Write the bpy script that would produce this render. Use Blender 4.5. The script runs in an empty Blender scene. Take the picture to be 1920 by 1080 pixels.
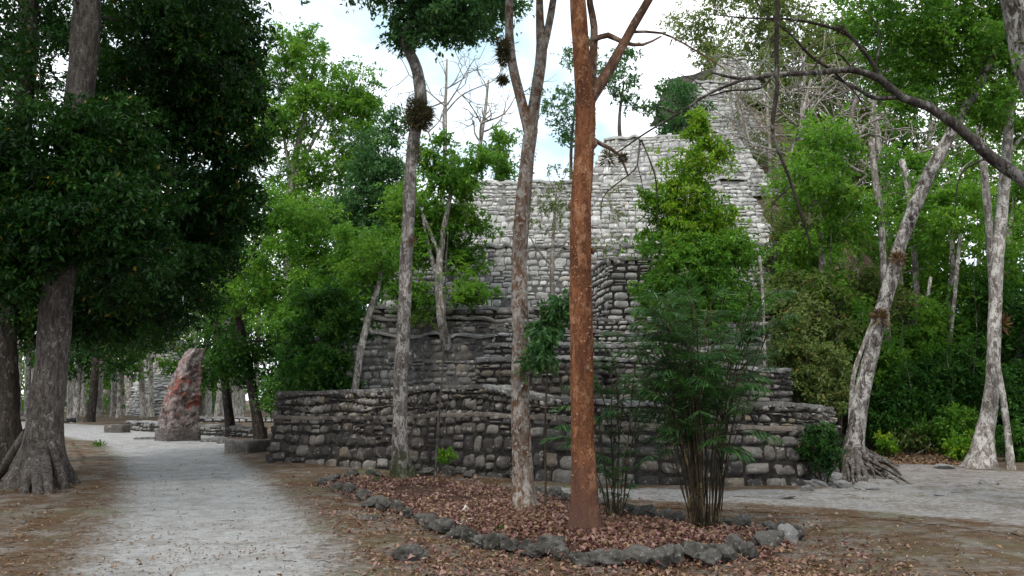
import bpy, math, random
import numpy as np

random.seed(11)
rng = np.random.default_rng(11)
SC = bpy.context.scene
COL = SC.collection
F, CH = 1663.0, 1.6
PITCH = math.atan(205.0 / F)
CP, SP = math.cos(PITCH), math.sin(PITCH)


def ray(px, py):
    x, u = (px - 960.0) / F, (540.0 - py) / F
    return np.array((x, CP - SP * u, SP + CP * u))


def at(px, py, Y):
    d = ray(px, py)
    t = Y / d[1]
    return np.array((d[0] * t, Y, CH + d[2] * t))


def gnd(px, py, z=0.0):
    d = ray(px, py)
    t = (z - CH) / d[2]
    return np.array((d[0] * t, d[1] * t, z))


def zat(py, Y):
    return float(at(960, py, Y)[2])


def xat(px, Y):
    return (px - 960.0) / F * Y / CP * 1.0


# ------------------------------------------------------------------ terrain
def vnoise(x, y, s, seed=0):
    """smooth value noise, vectorised"""
    x = np.asarray(x, float) / s + seed * 17.3
    y = np.asarray(y, float) / s + seed * 9.7
    xi, yi = np.floor(x), np.floor(y)
    fx, fy = x - xi, y - yi
    fx = fx * fx * (3 - 2 * fx)
    fy = fy * fy * (3 - 2 * fy)

    def h(a, b):
        v = np.sin(a * 127.1 + b * 311.7 + seed * 3.1) * 43758.5453
        return v - np.floor(v)
    return ((h(xi, yi) * (1 - fx) + h(xi + 1, yi) * fx) * (1 - fy)
            + (h(xi, yi + 1) * (1 - fx) + h(xi + 1, yi + 1) * fx) * fy) - 0.5


def poly(pts):
    return np.array([gnd(a, b)[:2] for a, b in pts])


ROAD = poly([(-700, 1500), (40, 1130), (120, 1040), (185, 960), (212, 900), (208, 858), (170, 828), (60, 812),
             (-120, 800), (-120, 788), (90, 791), (220, 800), (300, 799), (420, 812), (470, 838), (440, 848), (500, 880), (550, 918),
             (605, 965), (660, 1020), (700, 1080), (800, 1500)])
TRACK = poly([(900, 912), (1300, 919), (1520, 916), (1610, 893), (1670, 868), (1780, 868), (1850, 884), (1920, 885), (2200, 890),
              (2200, 1030), (1850, 985), (1560, 955), (1330, 948), (1130, 942), (1000, 930)])
BEDPX = [(598, 903), (640, 926), (700, 947), (760, 972), (825, 997), (880, 1012), (950, 1035), (1040, 1050), (1130, 1057),
         (1230, 1060), (1330, 1055), (1420, 1042), (1475, 1026), (1492, 1006), (1440, 994), (1390, 988), (1300, 978), (1220, 974),
         (1130, 958), (1070, 944), (1010, 934), (900, 912), (760, 903), (670, 897)]
BED = poly(BEDPX)


def sdist(x, y, P):
    """signed distance to polygon, positive inside"""
    x, y = np.asarray(x, float), np.asarray(y, float)
    d = np.full(x.shape, 1e9)
    ins = np.zeros(x.shape, bool)
    n = len(P)
    for i in range(n):
        ax, ay = P[i]
        bx, by = P[(i + 1) % n]
        ex, ey = bx - ax, by - ay
        t = np.clip(((x - ax) * ex + (y - ay) * ey) / (ex * ex + ey * ey + 1e-12), 0, 1)
        d = np.minimum(d, np.hypot(x - ax - t * ex, y - ay - t * ey))
        if abs(by - ay) > 1e-9:
            c = ((ay > y) != (by > y)) & (x < (bx - ax) * (y - ay) / (by - ay) + ax)
            ins ^= c
    return np.where(ins, d, -d)


def gz(x, y):
    x, y = np.asarray(x, float), np.asarray(y, float)
    z = 0.10 * vnoise(x, y, 3.1, 1) + 0.05 * vnoise(x, y, 1.1, 2) + 0.022 * vnoise(x, y, 0.4, 3)
    sd = np.clip(sdist(x, y, BED) / 0.9, 0, 1)
    z = z + 0.10 * sd
    r = np.clip(sdist(x, y, ROAD) / 0.8, 0, 1)
    z = z * (1 - 0.45 * r) - 0.03 * r
    k = np.clip((x - 6.5) / 6, 0, 1) * np.clip((y - 25) / 6, 0, 1)
    z = z + k * np.clip(y - 25, 0, 40) * 0.10
    return z


def gz1(x, y):
    return float(gz(np.array([x]), np.array([y]))[0])


# ------------------------------------------------------------------ mesh helpers
class MB:
    def __init__(self):
        self.V, self.Q, self.M, self.n = [], [], [], 0

    def add(self, V, Q, m=0):
        V = np.asarray(V, float)
        Q = np.asarray(Q, np.int64)
        self.V.append(V)
        self.Q.append(Q + self.n)
        self.M.append(np.full(len(Q), m, np.int32))
        self.n += len(V)


def mesh_np(name, V, Q, mats, mi=None, smooth=True, attrs=None):
    me = bpy.data.meshes.new(name)
    V = np.ascontiguousarray(V, np.float32)
    Q = np.ascontiguousarray(Q, np.int32)
    nq, k = Q.shape
    me.vertices.add(len(V))
    me.vertices.foreach_set('co', V.ravel())
    me.loops.add(nq * k)
    me.loops.foreach_set('vertex_index', Q.ravel())
    me.polygons.add(nq)
    me.polygons.foreach_set('loop_start', np.arange(0, nq * k, k, dtype=np.int32))
    me.polygons.foreach_set('loop_total', np.full(nq, k, np.int32))
    for m in mats:
        me.materials.append(m)
    if mi is not None:
        me.polygons.foreach_set('material_index', np.ascontiguousarray(mi, np.int32))
    me.polygons.foreach_set('use_smooth', np.full(nq, bool(smooth)))
    me.update(calc_edges=True)
    if attrs:
        for an, av in attrs.items():
            a = me.attributes.new(an, 'FLOAT', 'POINT')
            a.data.foreach_set('value', np.ascontiguousarray(av, np.float32))
    me.validate()
    return me


def wloc(o):
    v = np.zeros(3)
    while o is not None:
        v = v + np.array(o.location)
        o = o.parent
    return v


def build(name, mb, mats, parent=None, smooth=True, attrs=None, origin=None):
    if isinstance(mb, MB):
        V, Q, M = np.concatenate(mb.V), np.concatenate(mb.Q), np.concatenate(mb.M)
    else:
        V, Q = mb[:2]
        M = None
        if len(mb) > 2:
            attrs = {'tone': mb[2]}
    if not isinstance(mats, (list, tuple)):
        mats = [mats]
    off = wloc(parent) if parent else (np.zeros(3) if origin is None else np.asarray(origin, float))
    o = bpy.data.objects.new(name, mesh_np(name, V - off, Q, mats, M, smooth, attrs))
    COL.objects.link(o)
    if parent:
        o.parent = parent
    elif origin is not None:
        o.location = origin
    return o


def tag(o, label=None, cat=None, group=None, kind=None):
    if label:
        assert 4 <= len(label.split()) <= 16, label
        o['label'] = label
    if cat:
        o['category'] = cat
    if group:
        o['group'] = group
    if kind:
        o['kind'] = kind
    return o


def thing(name, label, cat, loc, group=None):
    o = bpy.data.objects.new(name, None)
    o.empty_display_size = 0.2
    COL.objects.link(o)
    o.location = [float(v) for v in loc]
    return tag(o, label, cat, group)


def norm(v):
    return v / (np.linalg.norm(v, axis=-1, keepdims=True) + 1e-12)


def catmull(P, R, step):
    P, R = np.asarray(P, float), np.asarray(R, float)
    if len(P) == 2:
        n = max(2, int(np.linalg.norm(P[1] - P[0]) / step) + 1)
        t = np.linspace(0, 1, n)[:, None]
        return P[0] * (1 - t) + P[1] * t, R[0] * (1 - t[:, 0]) + R[1] * t[:, 0]
    E = np.vstack([2 * P[0] - P[1], P, 2 * P[-1] - P[-2]])
    out, ro = [], []
    for i in range(1, len(E) - 2):
        n = max(2, int(np.linalg.norm(E[i + 1] - E[i]) / step))
        t = np.linspace(0, 1, n, endpoint=False)[:, None]
        a, b, c, d = E[i - 1], E[i], E[i + 1], E[i + 2]
        out.append(0.5 * (2 * b + (c - a) * t + (2 * a - 5 * b + 4 * c - d) * t ** 2 + (3 * b - a - 3 * c + d) * t ** 3))
        ro.append(R[i - 1] * (1 - t[:, 0]) + R[i] * t[:, 0])
    out.append(P[-1:])
    ro.append(R[-1:])
    return np.vstack(out), np.concatenate(ro)


def tube(mb, P, R, seg=8, step=0.15, bump=0.0, flare=0.0, lobes=5, m=0, flare_h=0.4):
    P, R = catmull(P, R, step)
    n = len(P)
    T = np.gradient(P, axis=0)
    T = norm(T)
    ref = np.array((0.0, 1.0, 0.0)) if abs(T[0][1]) < 0.8 else np.array((1.0, 0, 0))
    A = np.zeros((n, 3))
    a = ref - T[0] * np.dot(ref, T[0])
    a /= np.linalg.norm(a)
    for i in range(n):
        a = a - T[i] * np.dot(a, T[i])
        a /= (np.linalg.norm(a) + 1e-9)
        A[i] = a
    B = np.cross(T, A)
    th = np.linspace(0, 2 * math.pi, seg, endpoint=False)
    L = np.concatenate([[0], np.cumsum(np.linalg.norm(np.diff(P, axis=0), axis=1))])
    rad = R[:, None] * np.ones(seg)[None, :]
    if bump:
        ph = rng.uniform(0, 6.28, 8)
        for k in range(4):
            rad *= 1 + bump * np.sin((k + 1) * th[None, :] + ph[k] + (1.3 + k * 1.1) * L[:, None] + 0.8 * np.sin(L[:, None] * (2 + k) + ph[k + 4])) / (1 + 0.5 * k)
        rad *= 1 + bump * 0.5 * rng.normal(0, 0.5, rad.shape)
    if flare:
        ph = rng.uniform(0, 6.28)
        lob = 0.55 + 0.45 * np.cos(lobes * th + ph)[None, :] + 0.2 * np.cos((lobes - 2) * th + ph * 2)[None, :]
        rad *= 1 + flare * np.exp(-L / flare_h)[:, None] * np.clip(lob, 0.05, 2)
    V = P[:, None, :] + rad[..., None] * (np.cos(th)[None, :, None] * A[:, None, :] + np.sin(th)[None, :, None] * B[:, None, :])
    V = V.reshape(-1, 3)
    i = np.arange(n - 1)[:, None] * seg
    j = np.arange(seg)[None, :]
    j2 = (j + 1) % seg
    Q = np.stack([i + j, i + j2, i + seg + j2, i + seg + j], -1).reshape(-1, 4)
    V = np.vstack([V, P[-1:] + T[-1] * R[-1] * 0.6])
    k = len(V) - 1
    jj = np.arange(0, seg, 2)
    base = (n - 1) * seg
    cap = np.stack([base + jj, base + (jj + 1) % seg, base + (jj + 2) % seg, np.full(len(jj), k)], -1)
    mb.add(V, np.vstack([Q, cap]), m)
    return P, R


# ------------------------------------------------------------------ materials
def mat(name):
    m = bpy.data.materials.new(name)
    m.use_nodes = True
    nt = m.node_tree
    for n in list(nt.nodes):
        nt.nodes.remove(n)
    return m, nt, nt.nodes, nt.links


def N(nt, t, **kw):
    n = nt.nodes.new(t)
    for k, v in kw.items():
        if k.startswith('i_'):
            n.inputs[k[2:].replace('_', ' ')].default_value = v
        else:
            setattr(n, k, v)
    return n


def ramp(nt, fac, stops, interp='LINEAR'):
    r = nt.nodes.new('ShaderNodeValToRGB')
    r.color_ramp.interpolation = interp
    el = r.color_ramp.elements
    while len(el) < len(stops):
        el.new(0.5)
    for e, (p, c) in zip(el, stops):
        e.position = p
        e.color = (c[0], c[1], c[2], 1) if not isinstance(c, (int, float)) else (c, c, c, 1)
    nt.links.new(fac, r.inputs['Fac'])
    return r.outputs['Color']


def mix(nt, fac, a, b, mode='MIX'):
    n = nt.nodes.new('ShaderNodeMix')
    n.data_type = 'RGBA'
    n.blend_type = mode
    for i, v in ((0, fac), (6, a), (7, b)):
        if hasattr(v, 'is_output') or hasattr(v, 'links'):
            nt.links.new(v, n.inputs[i])
        elif isinstance(v, (int, float)):
            n.inputs[i].default_value = v if i == 0 else (v, v, v, 1)
        else:
            n.inputs[i].default_value = (v[0], v[1], v[2], 1)
    return n.outputs[2]


def math_n(nt, op, a, b=0.0, clamp=False):
    n = nt.nodes.new('ShaderNodeMath')
    n.operation = op
    n.use_clamp = clamp
    for i, v in ((0, a), (1, b)):
        if isinstance(v, (int, float)):
            n.inputs[i].default_value = v
        else:
            nt.links.new(v, n.inputs[i])
    return n.outputs[0]


def noise(nt, vec, scale, detail=4, rough=0.55, dist=0.0):
    n = nt.nodes.new('ShaderNodeTexNoise')
    n.inputs['Scale'].default_value = scale
    n.inputs['Detail'].default_value = detail
    n.inputs['Roughness'].default_value = rough
    n.inputs['Distortion'].default_value = dist
    if vec is not None:
        nt.links.new(vec, n.inputs['Vector'])
    return n.outputs['Fac']


def wpos(nt, sc=(1, 1, 1)):
    g = nt.nodes.new('ShaderNodeNewGeometry')
    mp = nt.nodes.new('ShaderNodeMapping')
    mp.inputs['Scale'].default_value = sc
    nt.links.new(g.outputs['Position'], mp.inputs['Vector'])
    return mp.outputs['Vector'], g


def finish(m, nt, color, rough=0.85, bump=None, bstr=0.4, bdist=0.02, spec=0.3):
    b = nt.nodes.new('ShaderNodeBsdfPrincipled')
    b.inputs['Specular IOR Level'].default_value = spec
    if isinstance(rough, (int, float)):
        b.inputs['Roughness'].default_value = rough
    else:
        nt.links.new(rough, b.inputs['Roughness'])
    if hasattr(color, 'links'):
        nt.links.new(color, b.inputs['Base Color'])
    else:
        b.inputs['Base Color'].default_value = (*color, 1)
    if bump is not None:
        bn = nt.nodes.new('ShaderNodeBump')
        bn.inputs['Strength'].default_value = bstr
        bn.inputs['Distance'].default_value = bdist
        nt.links.new(bump, bn.inputs['Height'])
        nt.links.new(bn.outputs['Normal'], b.inputs['Normal'])
    o = nt.nodes.new('ShaderNodeOutputMaterial')
    nt.links.new(b.outputs['BSDF'], o.inputs['Surface'])
    return m


def leaf_mat(name, c0, c1, c2=None, trans=0.35, rough=0.45, spec=0.35, odd=None, tone=False):
    m, nt, nd, lk = mat(name)
    g = nt.nodes.new('ShaderNodeNewGeometry')
    r = g.outputs['Random Per Island']
    if tone:
        ta = nt.nodes.new('ShaderNodeAttribute')
        ta.attribute_name = 'tone'
        r = ta.outputs['Fac']
    stops = [(0.0, c0), (0.5, c1)] + ([(0.97, c2)] if c2 else [])
    if odd:
        stops += [(0.985, odd)]
    col = ramp(nt, r, stops)
    b = nt.nodes.new('ShaderNodeBsdfPrincipled')
    b.inputs['Roughness'].default_value = rough
    b.inputs['Specular IOR Level'].default_value = spec
    lk.new(col, b.inputs['Base Color'])
    t = nt.nodes.new('ShaderNodeBsdfTranslucent')
    tc = mix(nt, 0.5, col, (c1[0] * 1.9, c1[1] * 1.7, c1[2] * 0.9))
    lk.new(tc, t.inputs['Color'])
    x = nt.nodes.new('ShaderNodeMixShader')
    x.inputs[0].default_value = trans
    lk.new(b.outputs[0], x.inputs[1])
    lk.new(t.outputs[0], x.inputs[2])
    o = nt.nodes.new('ShaderNodeOutputMaterial')
    lk.new(x.outputs[0], o.inputs['Surface'])
    return m


LEAF = {
    'dark': leaf_mat('leaf_dark', (0.006, 0.027, 0.005), (0.015, 0.058, 0.008), (0.045, 0.12, 0.016), 0.30, 0.45, 0.22, odd=(0.22, 0.16, 0.02), tone=True),
    'mid': leaf_mat('leaf_mid', (0.032, 0.100, 0.013), (0.085, 0.21, 0.022), (0.20, 0.34, 0.038), 0.46, 0.5, 0.2, tone=True),
    'bright': leaf_mat('leaf_bright', (0.06, 0.17, 0.016), (0.18, 0.33, 0.03), (0.32, 0.44, 0.055), 0.5, 0.5, 0.2, tone=True),
    'deep': leaf_mat('leaf_deep', (0.010, 0.043, 0.007), (0.032, 0.105, 0.013), (0.09, 0.20, 0.024), 0.36, 0.5, 0.2, tone=True),
    'fresh': leaf_mat('leaf_fresh', (0.035, 0.115, 0.014), (0.10, 0.235, 0.024), (0.22, 0.36, 0.04), 0.46, 0.5, 0.2, tone=True),
    'lime': leaf_mat('leaf_lime', (0.035, 0.12, 0.010), (0.12, 0.25, 0.016), (0.30, 0.37, 0.028), 0.44, 0.5, 0.2, tone=True),
    'olive': leaf_mat('leaf_olive', (0.055, 0.10, 0.025), (0.115, 0.165, 0.045), (0.21, 0.24, 0.085), 0.40, 0.6, 0.15, odd=(0.30, 0.12, 0.04), tone=True),
    'blue': leaf_mat('leaf_blue', (0.020, 0.070, 0.022), (0.055, 0.14, 0.042), (0.11, 0.22, 0.06), 0.36, 0.5, 0.25, tone=True),
    'palm': leaf_mat('leaf_palm', (0.016, 0.055, 0.015), (0.038, 0.11, 0.03), (0.09, 0.19, 0.05), 0.40, 0.45, 0.3, odd=(0.20, 0.15, 0.06)),
    'dead': leaf_mat('leaf_dead', (0.060, 0.024, 0.018), (0.135, 0.058, 0.043), (0.28, 0.17, 0.135), 0.1, 0.55, 0.4),
    'tan': leaf_mat('leaf_tan', (0.07, 0.037, 0.021), (0.15, 0.082, 0.045), (0.27, 0.18, 0.095), 0.1, 0.6, 0.3),
    'brome': leaf_mat('leaf_bromeliad', (0.03, 0.028, 0.014), (0.055, 0.05, 0.02), (0.10, 0.09, 0.035), 0.2, 0.6),
    'flake_red': leaf_mat('bark_flake_red', (0.10, 0.035, 0.018), (0.22, 0.095, 0.05), (0.36, 0.22, 0.14), 0.25, 0.6, 0.2),
    'flake_grey': leaf_mat('bark_flake_grey', (0.10, 0.055, 0.035), (0.22, 0.18, 0.15), (0.36, 0.33, 0.30), 0.1, 0.7, 0.2),
    'rust': leaf_mat('leaf_rust', (0.055, 0.025, 0.012), (0.11, 0.05, 0.02), (0.15, 0.13, 0.04), 0.2, 0.6),
}


def bark(name, base, dark, pale, blot=0.5, streak=14.0, bstr=0.6, low=None, spots=None, dist=0.02, bsc=7.0, ringy=0.0):
    m, nt, nd, lk = mat(name)
    v, g = wpos(nt, (1, 1, 0.25))
    v2, _ = wpos(nt, (1, 1, 0.6))
    n1 = noise(nt, v, streak, 7, 0.7, 0.3)
    n2 = noise(nt, v2, bsc, 7, 0.68, 0.5)
    n3 = noise(nt, v2, 28.0, 5, 0.65)
    n4 = noise(nt, v2, 2.0, 4, 0.6)
    c = mix(nt, ramp(nt, n1, [(0.40, 0), (0.58, 1)]), dark, base)
    c = mix(nt, ramp(nt, n2, [(0.60 - blot * 0.17, 0), (0.635 - blot * 0.15, 0.95)]), c, pale)
    c = mix(nt, ramp(nt, n3, [(0.555, 0), (0.61, 0.9)]), c, dark)
    n6 = noise(nt, v2, 9.0, 5, 0.6, 1.2)
    c = mix(nt, ramp(nt, n6, [(0.61, 0), (0.65, 0.85)]), c, dark)
    c = mix(nt, 1.0, c, ramp(nt, n4, [(0.32, 0.55), (0.62, 1.08)]), 'MULTIPLY')
    if spots:
        v3, _ = wpos(nt, (1, 1, 0.8))
        n5 = noise(nt, v3, 42, 3, 0.6, 0.8)
        c = mix(nt, ramp(nt, n5, [(0.62, 0), (0.69, 0.8)]), c, spots)
    if low:
        sx = nt.nodes.new('ShaderNodeSeparateXYZ')
        lk.new(g.outputs['Position'], sx.inputs[0])
        zz = math_n(nt, 'ADD', sx.outputs['Z'], math_n(nt, 'MULTIPLY', math_n(nt, 'SUBTRACT', n2, 0.5), 1.6))
        c = mix(nt, ramp(nt, math_n(nt, 'MULTIPLY', zz, 1.0 / low[1]), [(0.15, 1), (1.0, 0)]), c, low[0])
    h = math_n(nt, 'ADD', math_n(nt, 'MULTIPLY', n1, 1.0), math_n(nt, 'MULTIPLY', n3, 0.6))
    return finish(m, nt, c, 0.9, h, bstr, dist, 0.15)


BARK = {
    'grey': bark('bark_grey', (0.13, 0.112, 0.10), (0.045, 0.037, 0.032), (0.21, 0.19, 0.175), 0.15, 18, 1.0, dist=0.04, bsc=12),
    'dark': bark('bark_dark', (0.05, 0.042, 0.034), (0.018, 0.014, 0.012), (0.11, 0.10, 0.09), 0.25),
    'pale': bark('bark_pale', (0.29, 0.265, 0.24), (0.11, 0.088, 0.072), (0.46, 0.44, 0.41), 0.6, 10),
    'white': bark('bark_white', (0.42, 0.39, 0.36), (0.20, 0.17, 0.15), (0.58, 0.56, 0.53), 0.6, 8),
    'flaky': bark('bark_flaky', (0.20, 0.165, 0.135), (0.10, 0.05, 0.028), (0.29, 0.265, 0.245), 0.6, 11, 1.0, bsc=10),
    'mossy': bark('bark_mossy', (0.18, 0.16, 0.145), (0.06, 0.047, 0.04), (0.31, 0.29, 0.275), 0.55, 11, 0.8, low=((0.03, 0.034, 0.014), 0.75), bsc=9),
    'redgrey': bark('bark_redgrey', (0.15, 0.078, 0.048), (0.07, 0.04, 0.028), (0.24, 0.17, 0.13), 0.4, 12, 0.8),
    'red': bark('bark_red', (0.185, 0.072, 0.032), (0.09, 0.036, 0.018), (0.25, 0.125, 0.068), 0.35, 13, 1.0, low=((0.085, 0.045, 0.034), 1.1), spots=(0.36, 0.20, 0.115)),
    'branch': bark('bark_branch', (0.045, 0.036, 0.03), (0.016, 0.012, 0.010), (0.12, 0.11, 0.10), 0.3, 20),
    'bough': bark('bark_bough', (0.09, 0.08, 0.072), (0.028, 0.022, 0.018), (0.22, 0.21, 0.20), 0.35, 16, bsc=5),
    'twig': bark('bark_twig', (0.29, 0.26, 0.225), (0.14, 0.12, 0.10), (0.42, 0.39, 0.35), 0.5, 16),
    'cane': bark('bark_cane', (0.06, 0.048, 0.028), (0.022, 0.017, 0.011), (0.15, 0.115, 0.06), 0.3, 20),
    'spotted': bark('bark_spotted', (0.25, 0.225, 0.205), (0.032, 0.025, 0.02), (0.36, 0.34, 0.32), 0.55, 9, 0.7, bsc=8),
    'root': bark('bark_root', (0.13, 0.11, 0.095), (0.04, 0.032, 0.026), (0.24, 0.22, 0.205), 0.4, 14, 0.9),
}


def stone_mat(name, lo, hi, warm, stain, stain_amt, scale=1.0, seed=0.0, bdist=0.03, green=0.0, topmoss=0.0):
    m, nt, nd, lk = mat(name)
    g = nt.nodes.new('ShaderNodeNewGeometry')
    mp = nt.nodes.new('ShaderNodeMapping')
    mp.inputs['Location'].default_value = (seed, seed * 2, seed)
    lk.new(g.outputs['Position'], mp.inputs['Vector'])
    v = mp.outputs['Vector']
    r = g.outputs['Random Per Island']
    n_big = noise(nt, v, 0.55 * scale, 5, 0.6, 0.3)
    n_med = noise(nt, v, 3.2 * scale, 6, 0.65, 0.2)
    n_fin = noise(nt, v, 17.0 * scale, 6, 0.7)
    c = mix(nt, r, lo, hi)
    r2 = math_n(nt, 'FRACT', math_n(nt, 'MULTIPLY', r, 7.31))
    c = mix(nt, ramp(nt, r2, [(0.72, 0), (0.95, 1)]), c, warm)
    c = mix(nt, ramp(nt, n_fin, [(0.3, 0.75), (0.7, 1.2)]), (0, 0, 0), c, 'MIX') if False else mix(nt, 1.0, c, ramp(nt, n_fin, [(0.28, 0.6), (0.72, 1.0)]), 'MULTIPLY')
    r3 = math_n(nt, 'FRACT', math_n(nt, 'MULTIPLY', r, 13.7))
    s = math_n(nt, 'ADD', math_n(nt, 'MULTIPLY', n_big, 0.75), math_n(nt, 'MULTIPLY', n_med, 0.55))
    s = math_n(nt, 'ADD', s, math_n(nt, 'MULTIPLY', r3, 0.22))
    t0 = 0.95 - stain_amt * 0.5
    c = mix(nt, ramp(nt, s, [(t0 - 0.10, 0), (t0 + 0.10, 1)]), c, stain)
    n_w = noise(nt, v, 6.0 * scale, 5, 0.7, 0.6)
    c = mix(nt, ramp(nt, n_w, [(0.575, 0), (0.64, 0.7)]), c, (hi[0] * 1.25, hi[1] * 1.25, hi[2] * 1.25))
    if green:
        n_g = noise(nt, v, 1.1 * scale, 5, 0.65)
        c = mix(nt, ramp(nt, n_g, [(0.55, 0), (0.72, green)]), c, (0.06, 0.075, 0.03))
    h = math_n(nt, 'ADD', math_n(nt, 'MULTIPLY', n_med, 0.6), math_n(nt, 'MULTIPLY', n_fin, 0.5))
    return finish(m, nt, c, 0.92, h, 0.8, bdist, 0.15)


STONE = {
    'wall': stone_mat('stone_wall_rock', (0.105, 0.095, 0.085), (0.255, 0.232, 0.21), (0.20, 0.16, 0.12), (0.040, 0.036, 0.034), 0.47, 1.3),
    'rubble': stone_mat('stone_rubble', (0.10, 0.09, 0.08), (0.38, 0.35, 0.315), (0.24, 0.19, 0.13), (0.04, 0.036, 0.034), 0.40, 1.7, 3.0),
    'low': stone_mat('stone_low_tier', (0.15, 0.142, 0.135), (0.34, 0.325, 0.305), (0.24, 0.21, 0.17), (0.065, 0.062, 0.06), 0.36, 1.0, 5.0),  # darker stone: tree shade as well as lichen put into the colour
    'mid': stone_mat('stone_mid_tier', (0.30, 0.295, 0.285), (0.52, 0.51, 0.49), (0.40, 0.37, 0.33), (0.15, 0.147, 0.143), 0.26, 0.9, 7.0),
    'high': stone_mat('stone_high_tier', (0.42, 0.41, 0.39), (0.62, 0.61, 0.59), (0.48, 0.45, 0.40), (0.22, 0.215, 0.205), 0.22, 0.9, 9.0),  # paler stone: sky light on the upper tiers put into the colour
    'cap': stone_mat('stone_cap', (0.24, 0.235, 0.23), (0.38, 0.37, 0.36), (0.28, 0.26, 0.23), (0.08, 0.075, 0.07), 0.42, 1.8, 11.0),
    'rock': stone_mat('stone_border', (0.10, 0.092, 0.082), (0.235, 0.22, 0.203), (0.15, 0.12, 0.085), (0.028, 0.026, 0.023), 0.5, 4.0, 2.0, 0.06, 0.35),
    'pale': stone_mat('stone_path', (0.20, 0.195, 0.19), (0.30, 0.295, 0.285), (0.24, 0.21, 0.18), (0.10, 0.095, 0.09), 0.35, 3.0, 4.0, 0.03),
    'white': stone_mat('stone_white', (0.52, 0.47, 0.44), (0.66, 0.62, 0.58), (0.55, 0.43, 0.38), (0.25, 0.22, 0.2), 0.05, 3.0, 1.0, 0.01),
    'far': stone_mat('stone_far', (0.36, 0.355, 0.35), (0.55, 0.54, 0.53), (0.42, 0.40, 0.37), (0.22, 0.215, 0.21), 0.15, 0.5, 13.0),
    'stelabase': stone_mat('stela_base_stone', (0.17, 0.145, 0.135), (0.24, 0.21, 0.20), (0.22, 0.15, 0.13), (0.06, 0.052, 0.048), 0.45, 2.2, 19.0, 0.04),
    'block': stone_mat('stone_block', (0.20, 0.185, 0.17), (0.26, 0.245, 0.23), (0.24, 0.20, 0.17), (0.085, 0.075, 0.066), 0.36, 1.6, 15.0, 0.02),
}


def _mortar():  # dark earth mortar, its own colour, behind the stones
    m, nt, nd, lk = mat('mortar_dark_earth')
    v, g = wpos(nt)
    n = noise(nt, v, 9, 6, 0.7)
    c = mix(nt, ramp(nt, n, [(0.35, 0), (0.7, 1)]), (0.012, 0.011, 0.010), (0.05, 0.045, 0.04))
    return finish(m, nt, c, 0.95, n, 0.9, 0.05, 0.1)


MORTAR = _mortar()


def _mortar2():
    m, nt, nd, lk = mat('pale_lime_mortar')
    v, g = wpos(nt)
    n = noise(nt, v, 9, 6, 0.7)
    c = mix(nt, ramp(nt, n, [(0.35, 0), (0.7, 1)]), (0.10, 0.097, 0.093), (0.26, 0.25, 0.24))
    return finish(m, nt, c, 0.95, n, 0.9, 0.05, 0.1)


MORTAR2 = _mortar2()
MORTAR3 = MORTAR2.copy()
for _n in MORTAR3.node_tree.nodes:
    if _n.bl_idname == 'ShaderNodeMix':
        _n.inputs[6].default_value = (.05, .048, .046, 1)
        _n.inputs[7].default_value = (.14, .136, .131, 1)


def _stela():
    m, nt, nd, lk = mat('stela_weathered_limestone')
    v, g = wpos(nt)
    n1 = noise(nt, v, 2.2, 8, 0.72, 0.6)
    n2 = noise(nt, v, 6.0, 7, 0.72, 0.4)
    n3 = noise(nt, v, 20.0, 5, 0.7)
    sx = nt.nodes.new('ShaderNodeSeparateXYZ')
    lk.new(g.outputs['Position'], sx.inputs[0])
    c = mix(nt, ramp(nt, n2, [(0.4, 0), (0.62, 1)]), (0.13, 0.10, 0.094), (0.34, 0.295, 0.28))
    red = ramp(nt, n1, [(0.47, 0), (0.56, 1)])
    zf = ramp(nt, math_n(nt, 'MULTIPLY', sx.outputs['Z'], 0.25), [(0.15, 0.0), (0.3, 1.0), (0.6, 0.8), (0.85, 0.15)])
    c = mix(nt, mix(nt, 1.0, red, zf, 'MULTIPLY'), c, (0.20, 0.055, 0.035))
    n4 = noise(nt, v, 2.9, 6, 0.7, 0.8)
    c = mix(nt, ramp(nt, n4, [(0.53, 0), (0.59, 0.92)]), c, (0.045, 0.04, 0.038))
    c = mix(nt, ramp(nt, n3, [(0.58, 0), (0.66, 0.8)]), c, (0.40, 0.375, 0.36))
    h = math_n(nt, 'ADD', n2, math_n(nt, 'MULTIPLY', n3, 0.6))
    return finish(m, nt, c, 0.92, h, 1.0, 0.06, 0.15)


STELA = _stela()


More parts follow.
